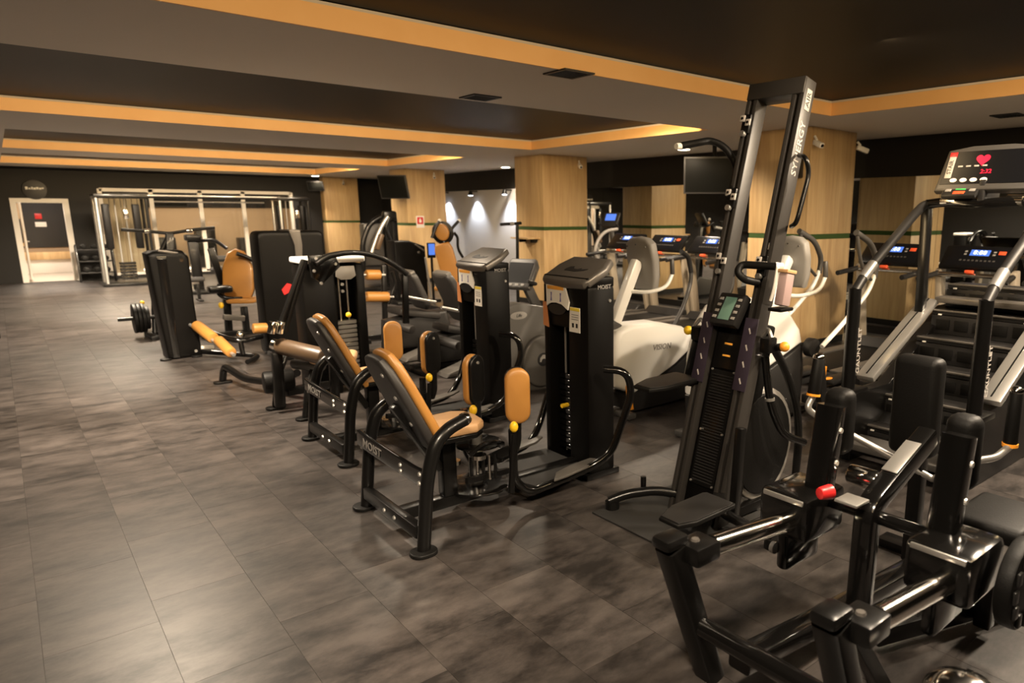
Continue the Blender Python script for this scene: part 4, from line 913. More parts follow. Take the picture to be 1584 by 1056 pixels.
# =================================================================== ARCH ARM MACHINE (behind the thigh machines, left)
def tubep(pts, r, Y, d=.06, n=10): return MB().tube([at(a, b, Y=Y) if len(q) == 0 else at(a, b, Y=q[0]) for a, b, *q in pts], r, n, d)
def arch_machine():
    Y0 = 7.1
    t = thing('leg_curl_machine', 'black machine with a big arching arm, pale cap and brown roller behind the thigh machines', 'gym machine', (2.3, Y0, 0))
    xl, xr = at(482, 600, Y=Y0).x, at(577, 600, Y=Y0).x; zt = at(530, 402, Y=Y0).z
    s0, s1 = at(524, 500, Y=Y0).x, at(556, 500, Y=Y0).x
    part('tower_shroud', MB().rbox(((xl+s0)/2, Y0+.15, zt/2-.02), (s0-xl, .30, zt-.04), .02).rbox(((xr+s1)/2, Y0+.15, zt/2-.02), (xr-s1, .30, zt-.04), .02).rbox(((xl+xr)/2, Y0+.27, zt/2), (xr-xl-.04, .05, zt-.04), .006), 'shroud', t)
    cp = part('cap', MB().rbox(((xl+xr)/2, Y0+.15, zt+.005), (xr-xl+.02, .34, .06), .02, seg=3), 'white', t)
    part('placard', MB().slab([(-.09, .07), (.09, .07), (.10, -.03), (.05, -.065), (-.05, -.065), (-.10, -.03)], V(((s0+s1)/2, Y0-.006, zt-.13)), X_, Z_, .012, .003), 'lgrey', t)
    for i in range(14): part('weight_plate', MB().rbox(((s0+s1)/2, Y0+.10, .12+.046*i), (s1-s0-.01, .10, .038), .004, seg=1), 'steel' if i > 2 else 'gloss', t)
    part('selector_pin', MB().ball(((s0+s1)/2, Y0+.0, .80), .028, 10), 'yellow', t)
    for dx in (-.04, .04): part('guide_rod', MB().cyl(((s0+s1)/2+dx, Y0+.10, .1), ((s0+s1)/2+dx, Y0+.10, zt-.1), .009, n=8), 'steel', t)
    for k in range(4): part('weight_disc', MB().cyl(((s0+s1)/2-.03, Y0+.02, 1.25-.07*k), ((s0+s1)/2-.03, Y0+.05, 1.25-.07*k), .016, n=10), 'steel', t)
    # arch
    YA = Y0-.22
    part('arch_arm', MB().rtube([at(488, 408, Y=YA), at(505, 396, Y=YA), at(545, 389, Y=YA), at(585, 396, Y=YA), at(612, 411, Y=YA), at(628, 424, Y=YA)], .05, .085, .14, up=Y_), 'black', t)
    part('arch_end', MB().bar(at(626, 420, Y=YA), at(628, 500, Y=YA), .06, .05, .008), 'black', t)
    part('pivot_plate', MB().slab([(a.x, a.z) for a in (at(478, 395, Y=YA), at(520, 395, Y=YA), at(528, 412, Y=YA), at(500, 440, Y=YA), at(484, 430, Y=YA))], V((0, YA+.04, 0)), X_, Z_, .05, .01), 'gloss', t)
    for a, b in ((489, 400), (519, 408), (486, 419), (497, 438)): bolt(t, at(a, b, Y=YA+.012), (0, -1, 0), .016)
    # long bars down to the roller
    YB_ = YA-.12
    for dx in (0, 8):
        br = part('lever_bar', MB().cyl(at(470+dx*.3, 402, Y=YB_), at(431+dx*1.2, 512, Y=YB_), .028, n=12), 'black', t)
        part('bar_end', MB().cyl(at(423+dx*1.6, 497, Y=YB_-.05), at(419+dx*1.6, 516, Y=YB_-.05), .034, n=14, bev=.006), 'chrome', br)
    ro = part('roller', MB().cyl(at(433, 535, Y=YB_), at(503, 552, Y=YB_-.55), .075, n=20, bev=.02), 'brown', t)
    part('roller_hub', MB().cyl(at(420, 531, Y=YB_+.05), at(433, 535, Y=YB_), .05, n=14, bev=.01), 'chrome', ro)
    part('roller', MB().cyl(at(455, 562, Y=YB_), at(498, 566, Y=YB_-.4), .05, n=16, bev=.015), 'mgrey', t)
    # frame and feet
    part('upright', MB().bar(at(428, 545, Y=YB_), V((at(432, 615, Y=YB_).x, YB_, .06)), .09, .07, .01), 'black', t)
    f0 = V((1.61, 8.39, .0))
    ft = part('rear_tube', MB().tube([f0+V((0, 0, .03)), f0+V((.02, -.05, .20)), f0+V((.10, -.5, .12)), V((1.88, 7.4, .14)), V((1.98, 7.0, .30))], .036, 12, .12), 'black', t); part('foot', MB().slab(rrect(.18, .12, .05), f0+V((0, 0, .011)), X_, Y_, .022, .006), 'rubber', ft)
    part('counterweight', MB().cyl(V((1.66, 6.95, .26)), V((1.92, 6.92, .26)), .105, n=24, bev=.02), 'rubber', t)
    for fx, fy in ((1.74, 6.93), (1.84, 6.38)):
        lg = part('leg', MB().tube([V((fx, fy, .02)), V((fx+.06, fy+.04, .30)), V((fx+.18, fy+.12, .52))], .032, 12, .08), 'black', t); part('foot', MB().slab(rrect(.17, .12, .05), V((fx, fy, .011)), X_, Y_, .022, .006), 'rubber', lg)
    part('base_beam', MB().bar((1.85, 6.95, .14), (2.45, 7.2, .10), .08, .08, .01), 'black', t)
    part('seat', MB().slab(rrect(.40, .34, .08), V((2.15, 6.45, .52)), V((.9, -.4, 0)), V((.4, .9, 0)), .07, .025, 3), 'lit_tan', t)
    part('seat_post', MB().bar((2.15, 6.5, .10), (2.15, 6.48, .48), .07, .07, .008), 'black', t)
arch_machine()

# =================================================================== BIG SHROUD MACHINE with red emblem
def big_shroud():
    Y0 = 9.55
    t = thing('shrouded_machine', 'broad black shrouded machine with red emblem and silver strap over its top', 'gym machine', (2.6, Y0+.2, 0))
    x0, x1 = at(410, 480, Y=Y0).x, at(511, 480, Y=Y0).x; zt = at(460, 357, Y=Y0).z
    sh = part('tower_shroud', MB().slab(rrect(x1-x0, zt, .07, 4), V(((x0+x1)/2, Y0+.2, zt/2)), X_, Z_, .38, .03, 3), 'shroud', t)
    xs = at(458, 380, Y=Y0).x
    part('strap', MB().slab([(-.07, .30), (.06, .31), (.075, .12), (.06, -.05), (-.02, -.05), (-.02, .12)], V((xs, Y0+.0, zt-.30)), X_, Z_, .03, .008).rbox((xs, Y0+.2, zt+.004), (.14, .40, .02), .006), 'cap', t)
    for a, q in ((436, [(436, 448), (444, 438), (452, 440), (447, 452), (440, 456)]), (455, [(452, 468), (456, 452), (465, 448), (466, 458), (460, 468)])):
        part('red_emblem', MB().slab([(at(c, d, Y=Y0).x, at(c, d, Y=Y0).z) for c, d in q], V((0, Y0+.005, 0)), X_, Z_, .014, 0), 'red', sh)
    for i in range(5): part('weight_plate', MB().rbox((xs+.1, Y0-.02, .20+.06*i), (.26, .05, .05), .004, seg=1), 'cap', t)
    part('base_beam', MB().rbox(((x0+x1)/2, Y0-.12, .05), (x1-x0, .5, .08), .012), 'black', t)
    part('side_pad', MB().cyl(at(391, 508, Y=Y0-.1), at(413, 507, Y=Y0-.1), .065, n=16, bev=.015), 'tan', t)
    part('pad_arm', MB().tube([at(411, 507, Y=Y0-.1), at(420, 515, Y=Y0-.1), V((x0+.12, Y0, .45))], .025, 10, .04), 'black', t)
big_shroud()

# =================================================================== TAN BACKREST PRESS
def tan_press():
    Y0 = 11.6
    t = thing('chest_press', 'black press machine with a rounded tan backrest and seat left of the broad shroud', 'gym machine', (at(370, 500, Y=Y0).x, Y0, 0))
    A = lambda a, b, dy=0: at(a, b, Y=Y0+dy)
    bc = A(368, 424); ux, uy, un = basis(V((-.55, -.80, .18)))
    wd = .42
    prof = [(-.17, -.36), (.17, -.36), (.22, -.22), (.21, .12), (.10, .34), (-.02, .38), (-.13, .32), (-.21, .10), (-.21, -.22)]
    bk = part('backrest', MB().slab(prof, bc, ux, uy, .07, .025, 3, .01), 'tan', t); part('backrest_shell', MB().slab([(a*.97, b*.97) for a, b in prof], bc-un*.05, ux, uy, .03, .008), 'black', bk)
    part('seat', MB().slab(rrect(.40, .36, .08), A(377, 464, -.12), ux, V((un.x, un.y, 0)), .07, .025, 3), 'tan', t)
    part('seat_post', MB().bar(V((A(377, 470, -.05).x, Y0-.05, .06)), A(377, 474, -.05), .09, .09, .01), 'black', t)
    part('frame', MB().bar(A(350, 455, .1), V((A(355, 520, .1).x, Y0+.1, .05)), .10, .08, .01).bar(A(326, 384, .2), A(344, 440, .2), .09, .07, .01).bar(A(344, 440, .2), A(352, 470, .1), .09, .07, .01), 'black', t)
    for pts in ([(366, 392), (378, 396), (395, 404), (404, 420), (398, 440)], [(340, 440), (336, 452), (345, 460), (360, 462)]):
        ar = part('press_arm', tubep(pts, .032, Y0-.15, .1), 'black', t)
        e = at(*pts[-1], Y=Y0-.15); part('hand_grip', MB().cyl(e, e+V((.12, -.04, 0)), .028, n=12, bev=.006), 'rubber', ar)
    part('lever_head', MB().rbox(A(340, 447, -.2), (.30, .22, .10), .03), 'black', t)
    part('adjust_knob', MB().ball(A(342, 472, -.2), .035, 10, 1.4), 'yellow', t)
    part('weight_arm', MB().bar(A(345, 490, -.1), A(378, 492, -.1), .10, .08, .01), 'cap', t)
    xb = A(365, 515).x
    part('base_frame', MB().rbox((xb, Y0, .04), (.9, .10, .07), .01).rbox((xb-.38, Y0, .03), (.10, .8, .06), .01).rbox((xb+.38, Y0, .03), (.10, .8, .06), .01), 'black', t)
tan_press()

# =================================================================== LEFT TOWER WITH TAN ROLLERS
def left_tower():
    Y0 = 10.15
    t = thing('leg_extension_machine', 'black tower machine with slanted tan roller pads at the left end of the row', 'gym machine', (1.6, Y0+.2, 0))
    x0, x1 = 1.34, 1.74; zt = at(270, 388, Y=Y0).z
    part('tower_shroud', MB().slab([(x0+.05, 0), (x0+.0, zt*.5), (x0-.03, zt-.03), (x0+.04, zt), (x1-.06, zt+.0), (x1+.0, zt-.08), (x1+.0, zt*.5), (x1+.02, 0)], V((0, Y0+.22, 0)), X_, Z_, .44, .035, 3), 'shroud', t)
    part('front_rib', MB().slab([(x0+.10, .02), (x0+.07, zt*.5), (x0+.06, zt-.06), (x0+.16, zt-.06), (x0+.17, .02)], V((0, Y0-.002, 0)), X_, Z_, .03, .008), 'gloss', t)
    part('cap_strip', MB().bar((x0+.08, Y0+.02, zt+.01), (x1-.02, Y0+.05, zt-.05), .06, .03, .008), 'cap', t)
    bolt(t, at(281, 402, Y=Y0), (0, -1, 0), .028, 'chrome'); bolt(t, (x1-.05, Y0-.0, .08), (0, -1, 0), .02)
    for px in (252, 306): part('foot', MB().slab(rrect(.12, .12, .05), V((at(px, 553, Z=0).x, Y0+.02, .012)), X_, Y_, .024, .006), 'rubber', t)
    ra, rb = at(304, 503, Y=Y0-.1), at(330, 523, Y=Y0-.55)
    part('roller', MB().cyl(ra, rb, .068, n=18, bev=.02), 'tan', t)
    part('roller', MB().cyl(rb+V((.04, -.06, -.02)), at(358, 546, Y=Y0-1.0), .062, n=18, bev=.02), 'tan', t)
    part('roller_axle', MB().cyl(ra-V((.05, -.1, 0)), at(362, 549, Y=Y0-1.05), .022, n=10), 'steel', t)
    lk = part('link_frame', MB().tube([V((x1, Y0+.1, .40)), at(340, 520, Y=Y0-.3), at(372, 528, Y=Y0-.5), at(405, 520, Y=Y0-.4)], .034, 12, .1).tube([at(372, 528, Y=Y0-.5), V((2.1, 9.6, .06))], .03, 10), 'gloss', t)
    part('chrome_joint', MB().ball(at(372, 518, Y=Y0-.5), .05, 12), 'chrome', lk)
    part('floor_bar', MB().tube([V((1.74, Y0+.1, .05)), V((2.0, Y0-.3, .05)), V((2.25, Y0-.7, .05)), V((2.05, Y0-.95, .04))], .030, 10, .1), 'black', t)
    part('highlight_bar', MB().cyl(at(311, 537, Y=Y0), at(331, 537, Y=Y0), .028, n=12, bev=.006), 'paper', t)  # white bar modelled in place of a highlight
left_tower()

# =================================================================== PLATE LOADED MACHINE with a wide bar
def wide_bar_machine():
    Y0 = 12.3
    t = thing('lat_machine', 'plate loaded machine with a wide dark bar above the left tower', 'gym machine', (1.75, Y0, 0))
    A = lambda a, b, dy=0: at(a, b, Y=Y0+dy)
    part('wide_bar', MB().tube([A(187, 355), A(232, 358), A(262, 361), A(300, 355), A(332, 352)], .024, 10, .05), 'black', t)
    for px in (227, 292): part('bar_clamp', MB().cyl(A(px-4, 357), A(px+5, 356.5), .034, n=12), 'chrome', t)
    part('mast', MB().bar(A(262, 361), V((A(266, 500).x, Y0, .06)), .10, .10, .012), 'black', t)
    part('strut', MB().tube([A(262, 362), A(256, 375), A(244, 400), A(238, 470), V((A(236, 500).x, Y0-.1, .06))], .035, 10, .1), 'black', t)
    hx = A(240, 490)
    pl = V((1.46, Y0-.1, .30))
    ho = part('weight_horn', MB().cyl(pl+V((-.34, 0, 0)), pl+V((.30, 0, 0)), .026, n=12), 'black', t)
    for k in range(4): part('weight_plate', MB().cyl(pl+V((-.16+.05*k, 0, 0)), pl+V((-.115+.05*k, 0, 0)), .215 if k < 3 else .17, n=28, bev=.008), 'rubber', ho)
    part('yellow_clip', MB().ball(A(220, 468), .03, 10), 'yellow', t)
    part('base_frame', MB().rbox((1.72, Y0, .04), (.6, .10, .07), .01).rbox((1.5, Y0-.05, .03), (.10, .7, .06), .01).rbox((1.98, Y0, .03), (.10, .7, .06), .01), 'black', t)
    part('stand', MB().bar((1.62, Y0-.1, .06), (1.62, Y0-.1, .46), .07, .07, .008), 'black', t)
    part('label', MB().rbox((1.60, Y0-.14, .28), (.05, .008, .24), .002), 'paper', t)
wide_bar_machine()

# =================================================================== ROMAN CHAIR with two tan rollers
def roman_chair():
    Y0 = 9.9
    t = thing('back_extension_bench', 'back extension bench with two stacked tan rollers right of the arching arm', 'bench', (at(590, 500, Y=Y0).x, Y0, 0))
    A = lambda a, b, dy=0: at(a, b, Y=Y0+dy)
    for pa, pb in (((566, 425), (588, 425)), ((566, 459), (601, 459))):
        part('roller', MB().cyl(A(*pa), A(*pb), .075, n=18, bev=.02), 'tan', t)
        part('axle', MB().cyl(A(pa[0]-6, pa[1]), A(pb[0]+8, pb[1]), .018, n=10), 'steel', t)
    xp = A(596, 480).x
    part('post', MB().bar((xp, Y0+.05, .05), A(593, 410, .05), .07, .07, .01), 'black', t)
    part('lower_link', MB().tube([A(600, 470, .05), A(612, 440, .05), A(606, 420, .05)], .025, 10), 'black', t)
    part('base_frame', MB().rbox((xp, Y0, .04), (.9, .10, .07), .01).rbox((xp-.4, Y0, .03), (.10, .6, .06), .01).rbox((xp+.4, Y0, .03), (.10, .6, .06), .01), 'black', t)
roman_chair()

# =================================================================== CHARCOAL RECUMBENT MACHINES
def recumbent(Y0, bpts, bench, note, foot):
    t = thing('recumbent_machine', note, 'gym machine', (at(*foot, Y=Y0).x, Y0, 0), 'charcoal recumbent machines')
    A = lambda a, b, dy=0: at(a, b, Y=Y0+dy)
    b1, b0 = A(*bpts[0]), A(*bpts[1]); dv = (b1-b0).normalized(); n = Y_.cross(dv); n = n if n.x < 0 else -n
    bx = V((-dv.z, 0, dv.x)); bx = bx if bx.x > 0 else -bx
    L = (b1-b0).length
    rr = rrect(.44, L, .09, 5)
    bk = part('backrest', MB().slab(rr, (b0+b1)/2, Y_, dv, .09, .03, 3), 'charcoal', t); part('headrest_top', MB().slab(rrect(.36, .07, .03), b1-dv*.03+V((-.0, 0, .01)), Y_, dv, .10, .025), 'bike', bk)
    s0, s1 = A(*bench[0]), A(*bench[1])
    part('seat', MB().bar(s0, s1, .42, .09, .03), 'charcoal', t)
    xm = (s0.x+s1.x)/2
    part('housing', MB().slab([(-.42, .10), (-.40, s0.z-.12), (.0, s0.z-.06), (.40, s0.z-.04), (.46, .30), (.46, .10)], V((xm, Y0, 0)), X_, Z_, .34, .05, 3), 'dgrey', t)
    part('crossbar', MB().cyl(A(bench[0][0]-8, bench[0][1]+18, -.1), A(bench[0][0]+30, bench[0][1]+30, -.5), .055, n=16, bev=.01), 'charcoal', t)
    part('foot_wedge', MB().slab([(-.24, .01), (-.22, .05), (.16, .16), (.22, .14), (.24, .01)], V((xm-.15, Y0-.42, 0)), X_, Z_, .24, .015), 'bike', t)
    part('base_frame', MB().rbox((xm, Y0, .05), (1.1, .12, .09), .012).rbox((xm-.5, Y0, .03), (.10, .7, .06), .02).rbox((xm+.5, Y0, .03), (.10, .7, .06), .02), 'black', t)
    part('hand_rail', MB().tube([b0+V((.05, -.26, .1)), b0+V((-.2, -.30, .16)), b0+V((-.42, -.30, .22))], .020, 10, .08), 'steel', t)
recumbent(8.6, ((628, 420), (655, 476)), ((608, 480), (672, 486)), 'charcoal recumbent machine with a leaning backrest right of the tan rollers', (640, 545))
recumbent(7.5, ((682, 422), (716, 495)), ((680, 505), (722, 512)), 'charcoal recumbent machine half hidden by the second weight tower', (700, 570))
t = None

# =================================================================== FAR MACHINES
def far_machines():
    # dark tower with a small blue screen
    Y0 = 13.6; A = lambda a, b, dy=0: at(a, b, Y=Y0+dy)
    x0, x1 = A(614, 420).x, A(660, 420).x; zt = A(636, 372).z
    t = thing('weight_tower_machine', 'dark weight tower machine left of the tan seat with headrest', 'gym machine', ((x0+x1)/2, Y0, 0))
    part('tower_shroud', MB().slab([(x0, 0), (x0-.02, zt), (x0+.3, zt), (x1, zt-.12), (x1+.02, 0)], V((0, Y0+.2, 0)), X_, Z_, .4, .03, 3), 'shroud', t)
    part('cap_strip', MB().bar(A(642, 378), A(656, 388), .05, .03, .006), 'cap', t); bolt(t, A(648, 390), (0, -1, 0), .03, 'chrome')
    part('cable_post', MB().cyl(A(658, 398, -.1), V((A(668, 470, -.1).x, Y0-.1, .04)), .022, n=10), 'steel', t)
    part('base_frame', MB().rbox(((x0+x1)/2, Y0, .03), (x1-x0+.3, .6, .06), .01), 'black', t)
    t2 = thing('display_stand', 'slim stand with a small glowing blue screen beside the tan seat', 'display', (A(667, 470, -.6).x, Y0-.6, 0))
    p = A(667, 387, -.6)
    part('post', MB().cyl((p.x, p.y, .03), (p.x, p.y, p.z-.1), .025, n=10), 'black', t2); part('foot', MB().slab(rrect(.3, .3, .1), V((p.x, p.y, .015)), X_, Y_, .03, .006), 'black', t2)
    cs = part('casing', MB().rbox(p, (.17, .04, .30), .01), 'black', t2); part('screen', MB().rbox(p+V((0, -.022, .02)), (.13, .004, .22), .001), 'blue', cs)
    # tan seat with a headrest and raised handles
    Y0 = 12.2; A = lambda a, b, dy=0: at(a, b, Y=Y0+dy)
    t = thing('shoulder_press', 'press machine with a tall tan backrest, separate tan headrest and two raised handles', 'gym machine', (A(692, 470).x, Y0, 0))
    dv = (A(684, 370)-A(697, 425)).normalized(); dv = V((dv.x, .12, dv.z)).normalized(); ux = V((.8, -.6, 0)); ux = (ux-dv*ux.dot(dv)).normalized()
    part('backrest', MB().slab([(-.17, -.42), (.17, -.42), (.17, .25), (.13, .36), (-.13, .36), (-.17, .25)], A(692, 405), ux, dv, .09, .03, 3), 'tan', t)
    part('headrest', MB().slab([(.13*math.cos(R(a)), .16*math.sin(R(a))) for a in range(0, 360, 20)], A(684, 359), ux, dv, .09, .03, 3), 'tan', t)
    part('back_frame', MB().slab([(.20*math.cos(R(a)), .22*math.sin(R(a))) for a in range(0, 360, 20)], A(685, 360, .09), ux, dv, .06, .01).bar(A(688, 372, .1), V((A(700, 470, .1).x, Y0+.1, .05)), .12, .10, .01), 'black', t)
    for pts in ([(668, 368), (674, 352), (680, 341)], [(692, 365), (700, 352), (710, 341)]):
        ha = part('handle', tubep(pts, .028, Y0, .05), 'black', t); e, q = A(*pts[-1]), A(*pts[-2]); part('handle_cap', MB().ball(e, .034, 10), 'paper', ha)
    part('side_rail', tubep([(702, 360), (708, 366), (708, 385), (716, 398)], .026, Y0, .1), 'black', t)
    part('seat', MB().slab(rrect(.40, .40, .08), A(690, 442, -.25), ux, V((.6, .8, 0)), .08, .025, 3), 'tan', t)
    part('base_frame', MB().rbox((A(692, 470).x, Y0, .04), (.5, 1.0, .07), .01).bar((A(690, 460, -.2).x, Y0-.2, .05), A(690, 446, -.22), .1, .1, .01), 'black', t)
    # far pec machine
    Y0 = 16.6; A = lambda a, b, dy=0: at(a, b, Y=Y0+dy)
    t = thing('pec_machine', 'far black pec machine with crossing arms and a narrow tan pad before the second pillar', 'gym machine', (A(585, 420).x, Y0, 0))
    part('frame', tubep([(562, 420), (560, 375), (572, 345), (590, 335), (602, 332), (608, 350), (612, 420)], .06, Y0, .3), 'black', t)
    part('swing_arm', tubep([(600, 335), (590, 350), (580, 375), (574, 395)], .05, Y0-.3, .2), 'steel', t)
    part('swing_arm', tubep([(603, 336), (596, 352), (604, 372), (614, 388)], .04, Y0-.3, .2), 'black', t)
    part('pulley_head', MB().rbox(A(602, 334, -.1), (.34, .2, .24), .06), 'black', t)
    part('pad', MB().bar(A(590, 362, -.4), A(582, 386, -.4), .20, .10, .03), 'brown', t)
    part('stack_cover', MB().rbox(A(578, 378, .2), (.55, .3, 1.0), .05), 'mgrey', t)
    part('column', MB().rbox((A(606, 380).x, Y0+.1, .85), (.35, .3, 1.7), .04), 'shroud', t)
    part('base_frame', MB().rbox((A(585, 420).x, Y0, .04), (1.0, 1.0, .08), .015), 'black', t)
    # far elliptical handle before the grey wall
    Y0 = 11.0; A = lambda a, b, dy=0: at(a, b, Y=Y0+dy)
    t = thing('rowing_handle_stand', 'slim stand with a short dark grip bar before the grey wall', 'gym equipment', (A(790, 420).x, Y0, 0))
    part('post', MB().cyl((A(800, 430).x, Y0, .03), A(800, 346), .03, n=10), 'black', t); part('grip', MB().cyl(A(774, 347), A(806, 345), .028, n=12, bev=.006), 'rubber', t)
    part('foot', MB().slab(rrect(.6, .4, .1), V((A(800, 430).x, Y0, .02)), X_, Y_, .04, .008), 'black', t); part('end_cap', MB().cyl(A(788, 346.5), A(794, 346), .034, n=12), 'steel', t)
    # exercise bikes near the mirror, only heads show
    for Y0, pxc, lb in ((10.2, 945, 'small bike console with a lit blue screen before the mirror, right of the shelf pillar'),):
        p = at(pxc, 345, Y=Y0); t = thing('exercise_bike', lb, 'exercise machine', (p.x, Y0, 0))
        part('mast', MB().bar((p.x+.15, Y0, .3), p, .07, .07, .01), 'mgrey', t)
        n = V((-.8, -.3, .5)); ux, uy, un = basis(n); cs = part('console', MB().rbox(p+V((0, 0, .06)), (.34, .30, .06), .02, (ux, uy, un)), 'dgrey', t)
        part('screen', MB().rbox(p+V((0, 0, .06))+un*.032+uy*.04, (.22, .14, .004), .001, (ux, uy, un)), 'blue', cs)
        part('handlebar', MB().tube([p+V((-.1, .25, 0)), p+V((.02, .2, -.08)), p+V((.02, -.2, -.08)), p+V((-.1, -.25, 0))], .02, 10, .06), 'dgrey', t)
        part('arm_loop', MB().tube([at(931, 408, Y=Y0-.3), at(919, 392, Y=Y0-.3), at(925, 370, Y=Y0-.3), at(937, 357, Y=Y0-.3), at(955, 354, Y=Y0-.3)], .03, 12, .12), 'lgrey', t)
        part('arm_loop', MB().tube([at(945, 418, Y=Y0-.5), at(956, 400, Y=Y0-.5), at(962, 385, Y=Y0-.5), at(975, 372, Y=Y0-.5)], .03, 12, .1), 'lgrey', t)
        part('frame', MB().slab([(-.5, .08), (-.45, .4), (.1, .5), (.3, .35), (.3, .08)], V((p.x, Y0, 0)), X_, Z_, .2, .04), 'mgrey', t)
        part('base_frame', MB().rbox((p.x-.1, Y0, .04), (1.1, .12, .08), .01).rbox((p.x-.6, Y0, .03), (.1, .5, .06), .01).rbox((p.x+.4, Y0, .03), (.1, .5, .06), .01), 'black', t)
        part('saddle', MB().slab([(-.14, -.12), (.06, -.07), (.16, -.03), (.16, .03), (.06, .07), (-.14, .12)], V((p.x-.55, Y0, .98)), X_, Y_, .07, .025, 3), 'charcoal', t)
        part('seat_post', MB().cyl((p.x-.42, Y0, .3), (p.x-.53, Y0, .96), .028, n=10), 'mgrey', t)
far_machines()

# =================================================================== CABLE CROSSOVER at the back
def crossover():
    Y0 = 21.6; A = lambda a, b, dy=0: at(a, b, Y=Y0+dy)
    t = thing('cable_crossover', 'wide cable crossover with twin steel towers before the glass partition', 'gym machine', (4.3, Y0, 0))
    xa, xb = A(163, 400).x, A(478, 400).x; zt = A(160, 300).z
    for xs in ((xa-.05, xa+.95), (xb-.75, xb)):
        for i, x in enumerate(xs):
            for dy in (-.35, .35): part('upright', MB().cyl((x, Y0+dy, .0), (x, Y0+dy, zt), .035, n=12), 'steel' if i == 0 else 'black', t)
        xm = (xs[0]+xs[1])/2
        part('foot_frame', MB().rbox((xm, Y0, .04), (xs[1]-xs[0]+.2, .9, .07), .01), 'black', t)
        part('head', MB().rbox((xm, Y0, zt-.05), (xs[1]-xs[0]+.1, .8, .10), .02), 'black', t)
        part('weight_shroud', MB().rbox((xm-.30, Y0+.1, 1.45), (.14, .3, 1.1), .02).rbox((xm+.32, Y0+.1, 1.45), (.14, .3, 1.1), .02), 'shroud', t)
        for k in range(6): part('weight_plate', MB().rbox((xm, Y0+.1, .16+.075*k), (.34, .16, .06), .008, seg=1), 'gloss', t)
        for dx in (-.10, .10): part('guide_rod', MB().cyl((xm+dx, Y0+.1, .1), (xm+dx, Y0+.1, zt-.1), .014, n=8), 'steel', t)
        part('pulley_carriage', MB().rbox((xm+.05, Y0-.38, 1.75), (.10, .10, .22), .015), 'chrome', t)
    part('top_beam', MB().cyl((xa, Y0, zt-.04), (xb, Y0, zt-.04), .045, n=12), 'black', t)
    part('top_beam', MB().cyl((xa, Y0-.3, zt-.02), (xb, Y0-.3, zt-.02), .025, n=12), 'steel', t)
    part('pull_up_bar', MB().cyl((xa+1.2, Y0+.25, zt-.16), (xb-1.0, Y0+.25, zt-.16), .022, n=10), 'steel', t)
crossover()
def flat_bench(p, label, m):
    p = V(p); t = thing('weight_bench', label, 'bench', p, 'benches by the cable crossover')
    part('pad', MB().rbox(p+V((0, 0, .45)), (.95, .28, .08), .025, seg=3), m, t)
    part('frame', MB().bar(p+V((-.38, 0, .38)), p+V((.38, 0, .38)), .06, .06, .008), 'steel', t)
    for sx in (-.36, .36):
        lg = part('leg', MB().bar(p+V((sx, 0, .03)), p+V((sx, 0, .38)), .06, .05, .008), 'black', t); part('foot', MB().rbox(p+V((sx, 0, .02)), (.07, .44, .04), .01), 'rubber', lg)
flat_bench((2.95, 19.9, 0), 'pale topped flat bench before the left tower of the cable crossover', 'white')
flat_bench((2.6, 16.7, 0), 'dark flat bench closer than the pale topped one', 'charcoal')
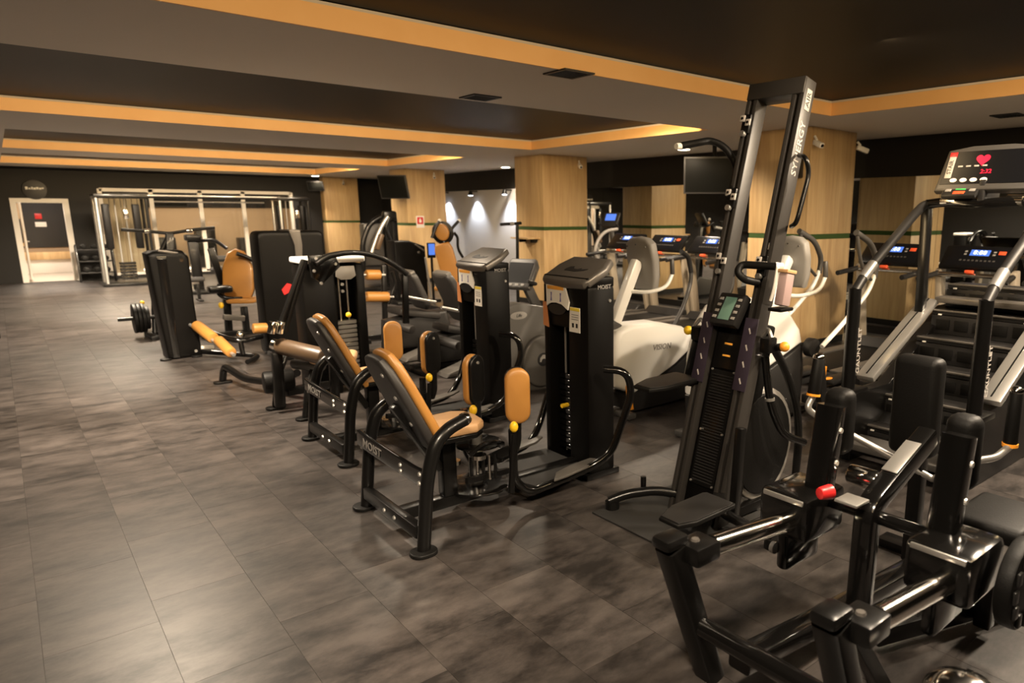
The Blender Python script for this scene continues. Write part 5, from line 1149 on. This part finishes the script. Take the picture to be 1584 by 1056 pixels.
# far pull-down by the right tower
def pulldown():
    Y0 = 18.6; A = lambda a, b, dy=0: at(a, b, Y=Y0+dy)
    t = thing('pulldown_machine', 'far dark pulldown machine with a padded seat right of the crossover posts', 'gym machine', (A(310, 420).x, Y0, 0))
    x = A(305, 420).x
    part('column', MB().bar((x, Y0, .05), (x-.02, Y0, 1.20), .20, .16, .02), 'black', t); part('head', MB().rbox((x-.02, Y0-.05, 1.24), (.30, .3, .14), .03), 'black', t)
    part('arm', MB().tube([V((x, Y0, 1.15)), V((x+.35, Y0-.3, 1.20)), V((x+.55, Y0-.5, 1.0))], .04, 10, .1), 'black', t)
    part('seat', MB().rbox((x+.4, Y0-.35, .52), (.36, .36, .09), .03, seg=3), 'charcoal', t); part('seat_post', MB().bar((x+.4, Y0-.35, .05), (x+.4, Y0-.35, .48), .08, .08, .01), 'black', t)
    part('roller', MB().cyl((x+.25, Y0-.65, .78), (x+.70, Y0-.65, .78), .07, n=14, bev=.015), 'charcoal', t)
    part('base_frame', MB().rbox((x+.2, Y0-.2, .04), (.9, .9, .07), .012), 'black', t)
pulldown()
# dumbbell rack by the door
p = V((1.85, 23.2, 0)); t = thing('dumbbell_rack', 'three tier dark dumbbell rack between the door and the cable crossover', 'rack', p)
for s in (-1, 1): part('side_frame', MB().bar(p+V((s*.38, -.05, 0)), p+V((s*.38, .12, .95)), .05, .3, .01, Y_), 'black', t)
for k, z in enumerate((.28, .58, .88)):
    part('shelf', MB().rbox(p+V((0, 0, z-.05)), (.74, .30, .03), .006), 'dgrey', t)
for k, z in enumerate((.28, .58, .88)):
    for i in range(3):
        q = p+V((-.22+.22*i, 0, z+.035)); d = thing('dumbbell', ('bottom', 'middle', 'top')[k]+' shelf dumbbell on the rack by the door, '+('left', 'centre', 'right')[i]+' one', 'dumbbell', q-V((0, 0, .065)), 'dumbbells on the rack by the door')
        part('handle', MB().cyl(q+V((0, -.08, 0)), q+V((0, .08, 0)), .016, n=8), 'steel', d)
        for s in (-1, 1): part('head', MB().cyl(q+V((0, s*.07, 0)), q+V((0, s*.14, 0)), .065, n=12, bev=.01), 'rubber', d)
# dark upright bench end at the left edge of the view
q = at(-6, 522, Z=0); t = thing('leg_press_sled', 'dark padded machine end cut off by the left edge of the picture', 'gym machine', (q.x-.35, q.y, 0))
part('pad', MB().rbox((q.x-.12, q.y+.1, .36), (.40, .3, .16), .04, seg=3), 'rubber', t); part('post', MB().bar((q.x-.2, q.y+.1, .03), (q.x-.2, q.y+.1, .30), .09, .09, .01), 'black', t); part('base_frame', MB().rbox((q.x-.25, q.y+.1, .03), (.6, .5, .06), .01), 'black', t)
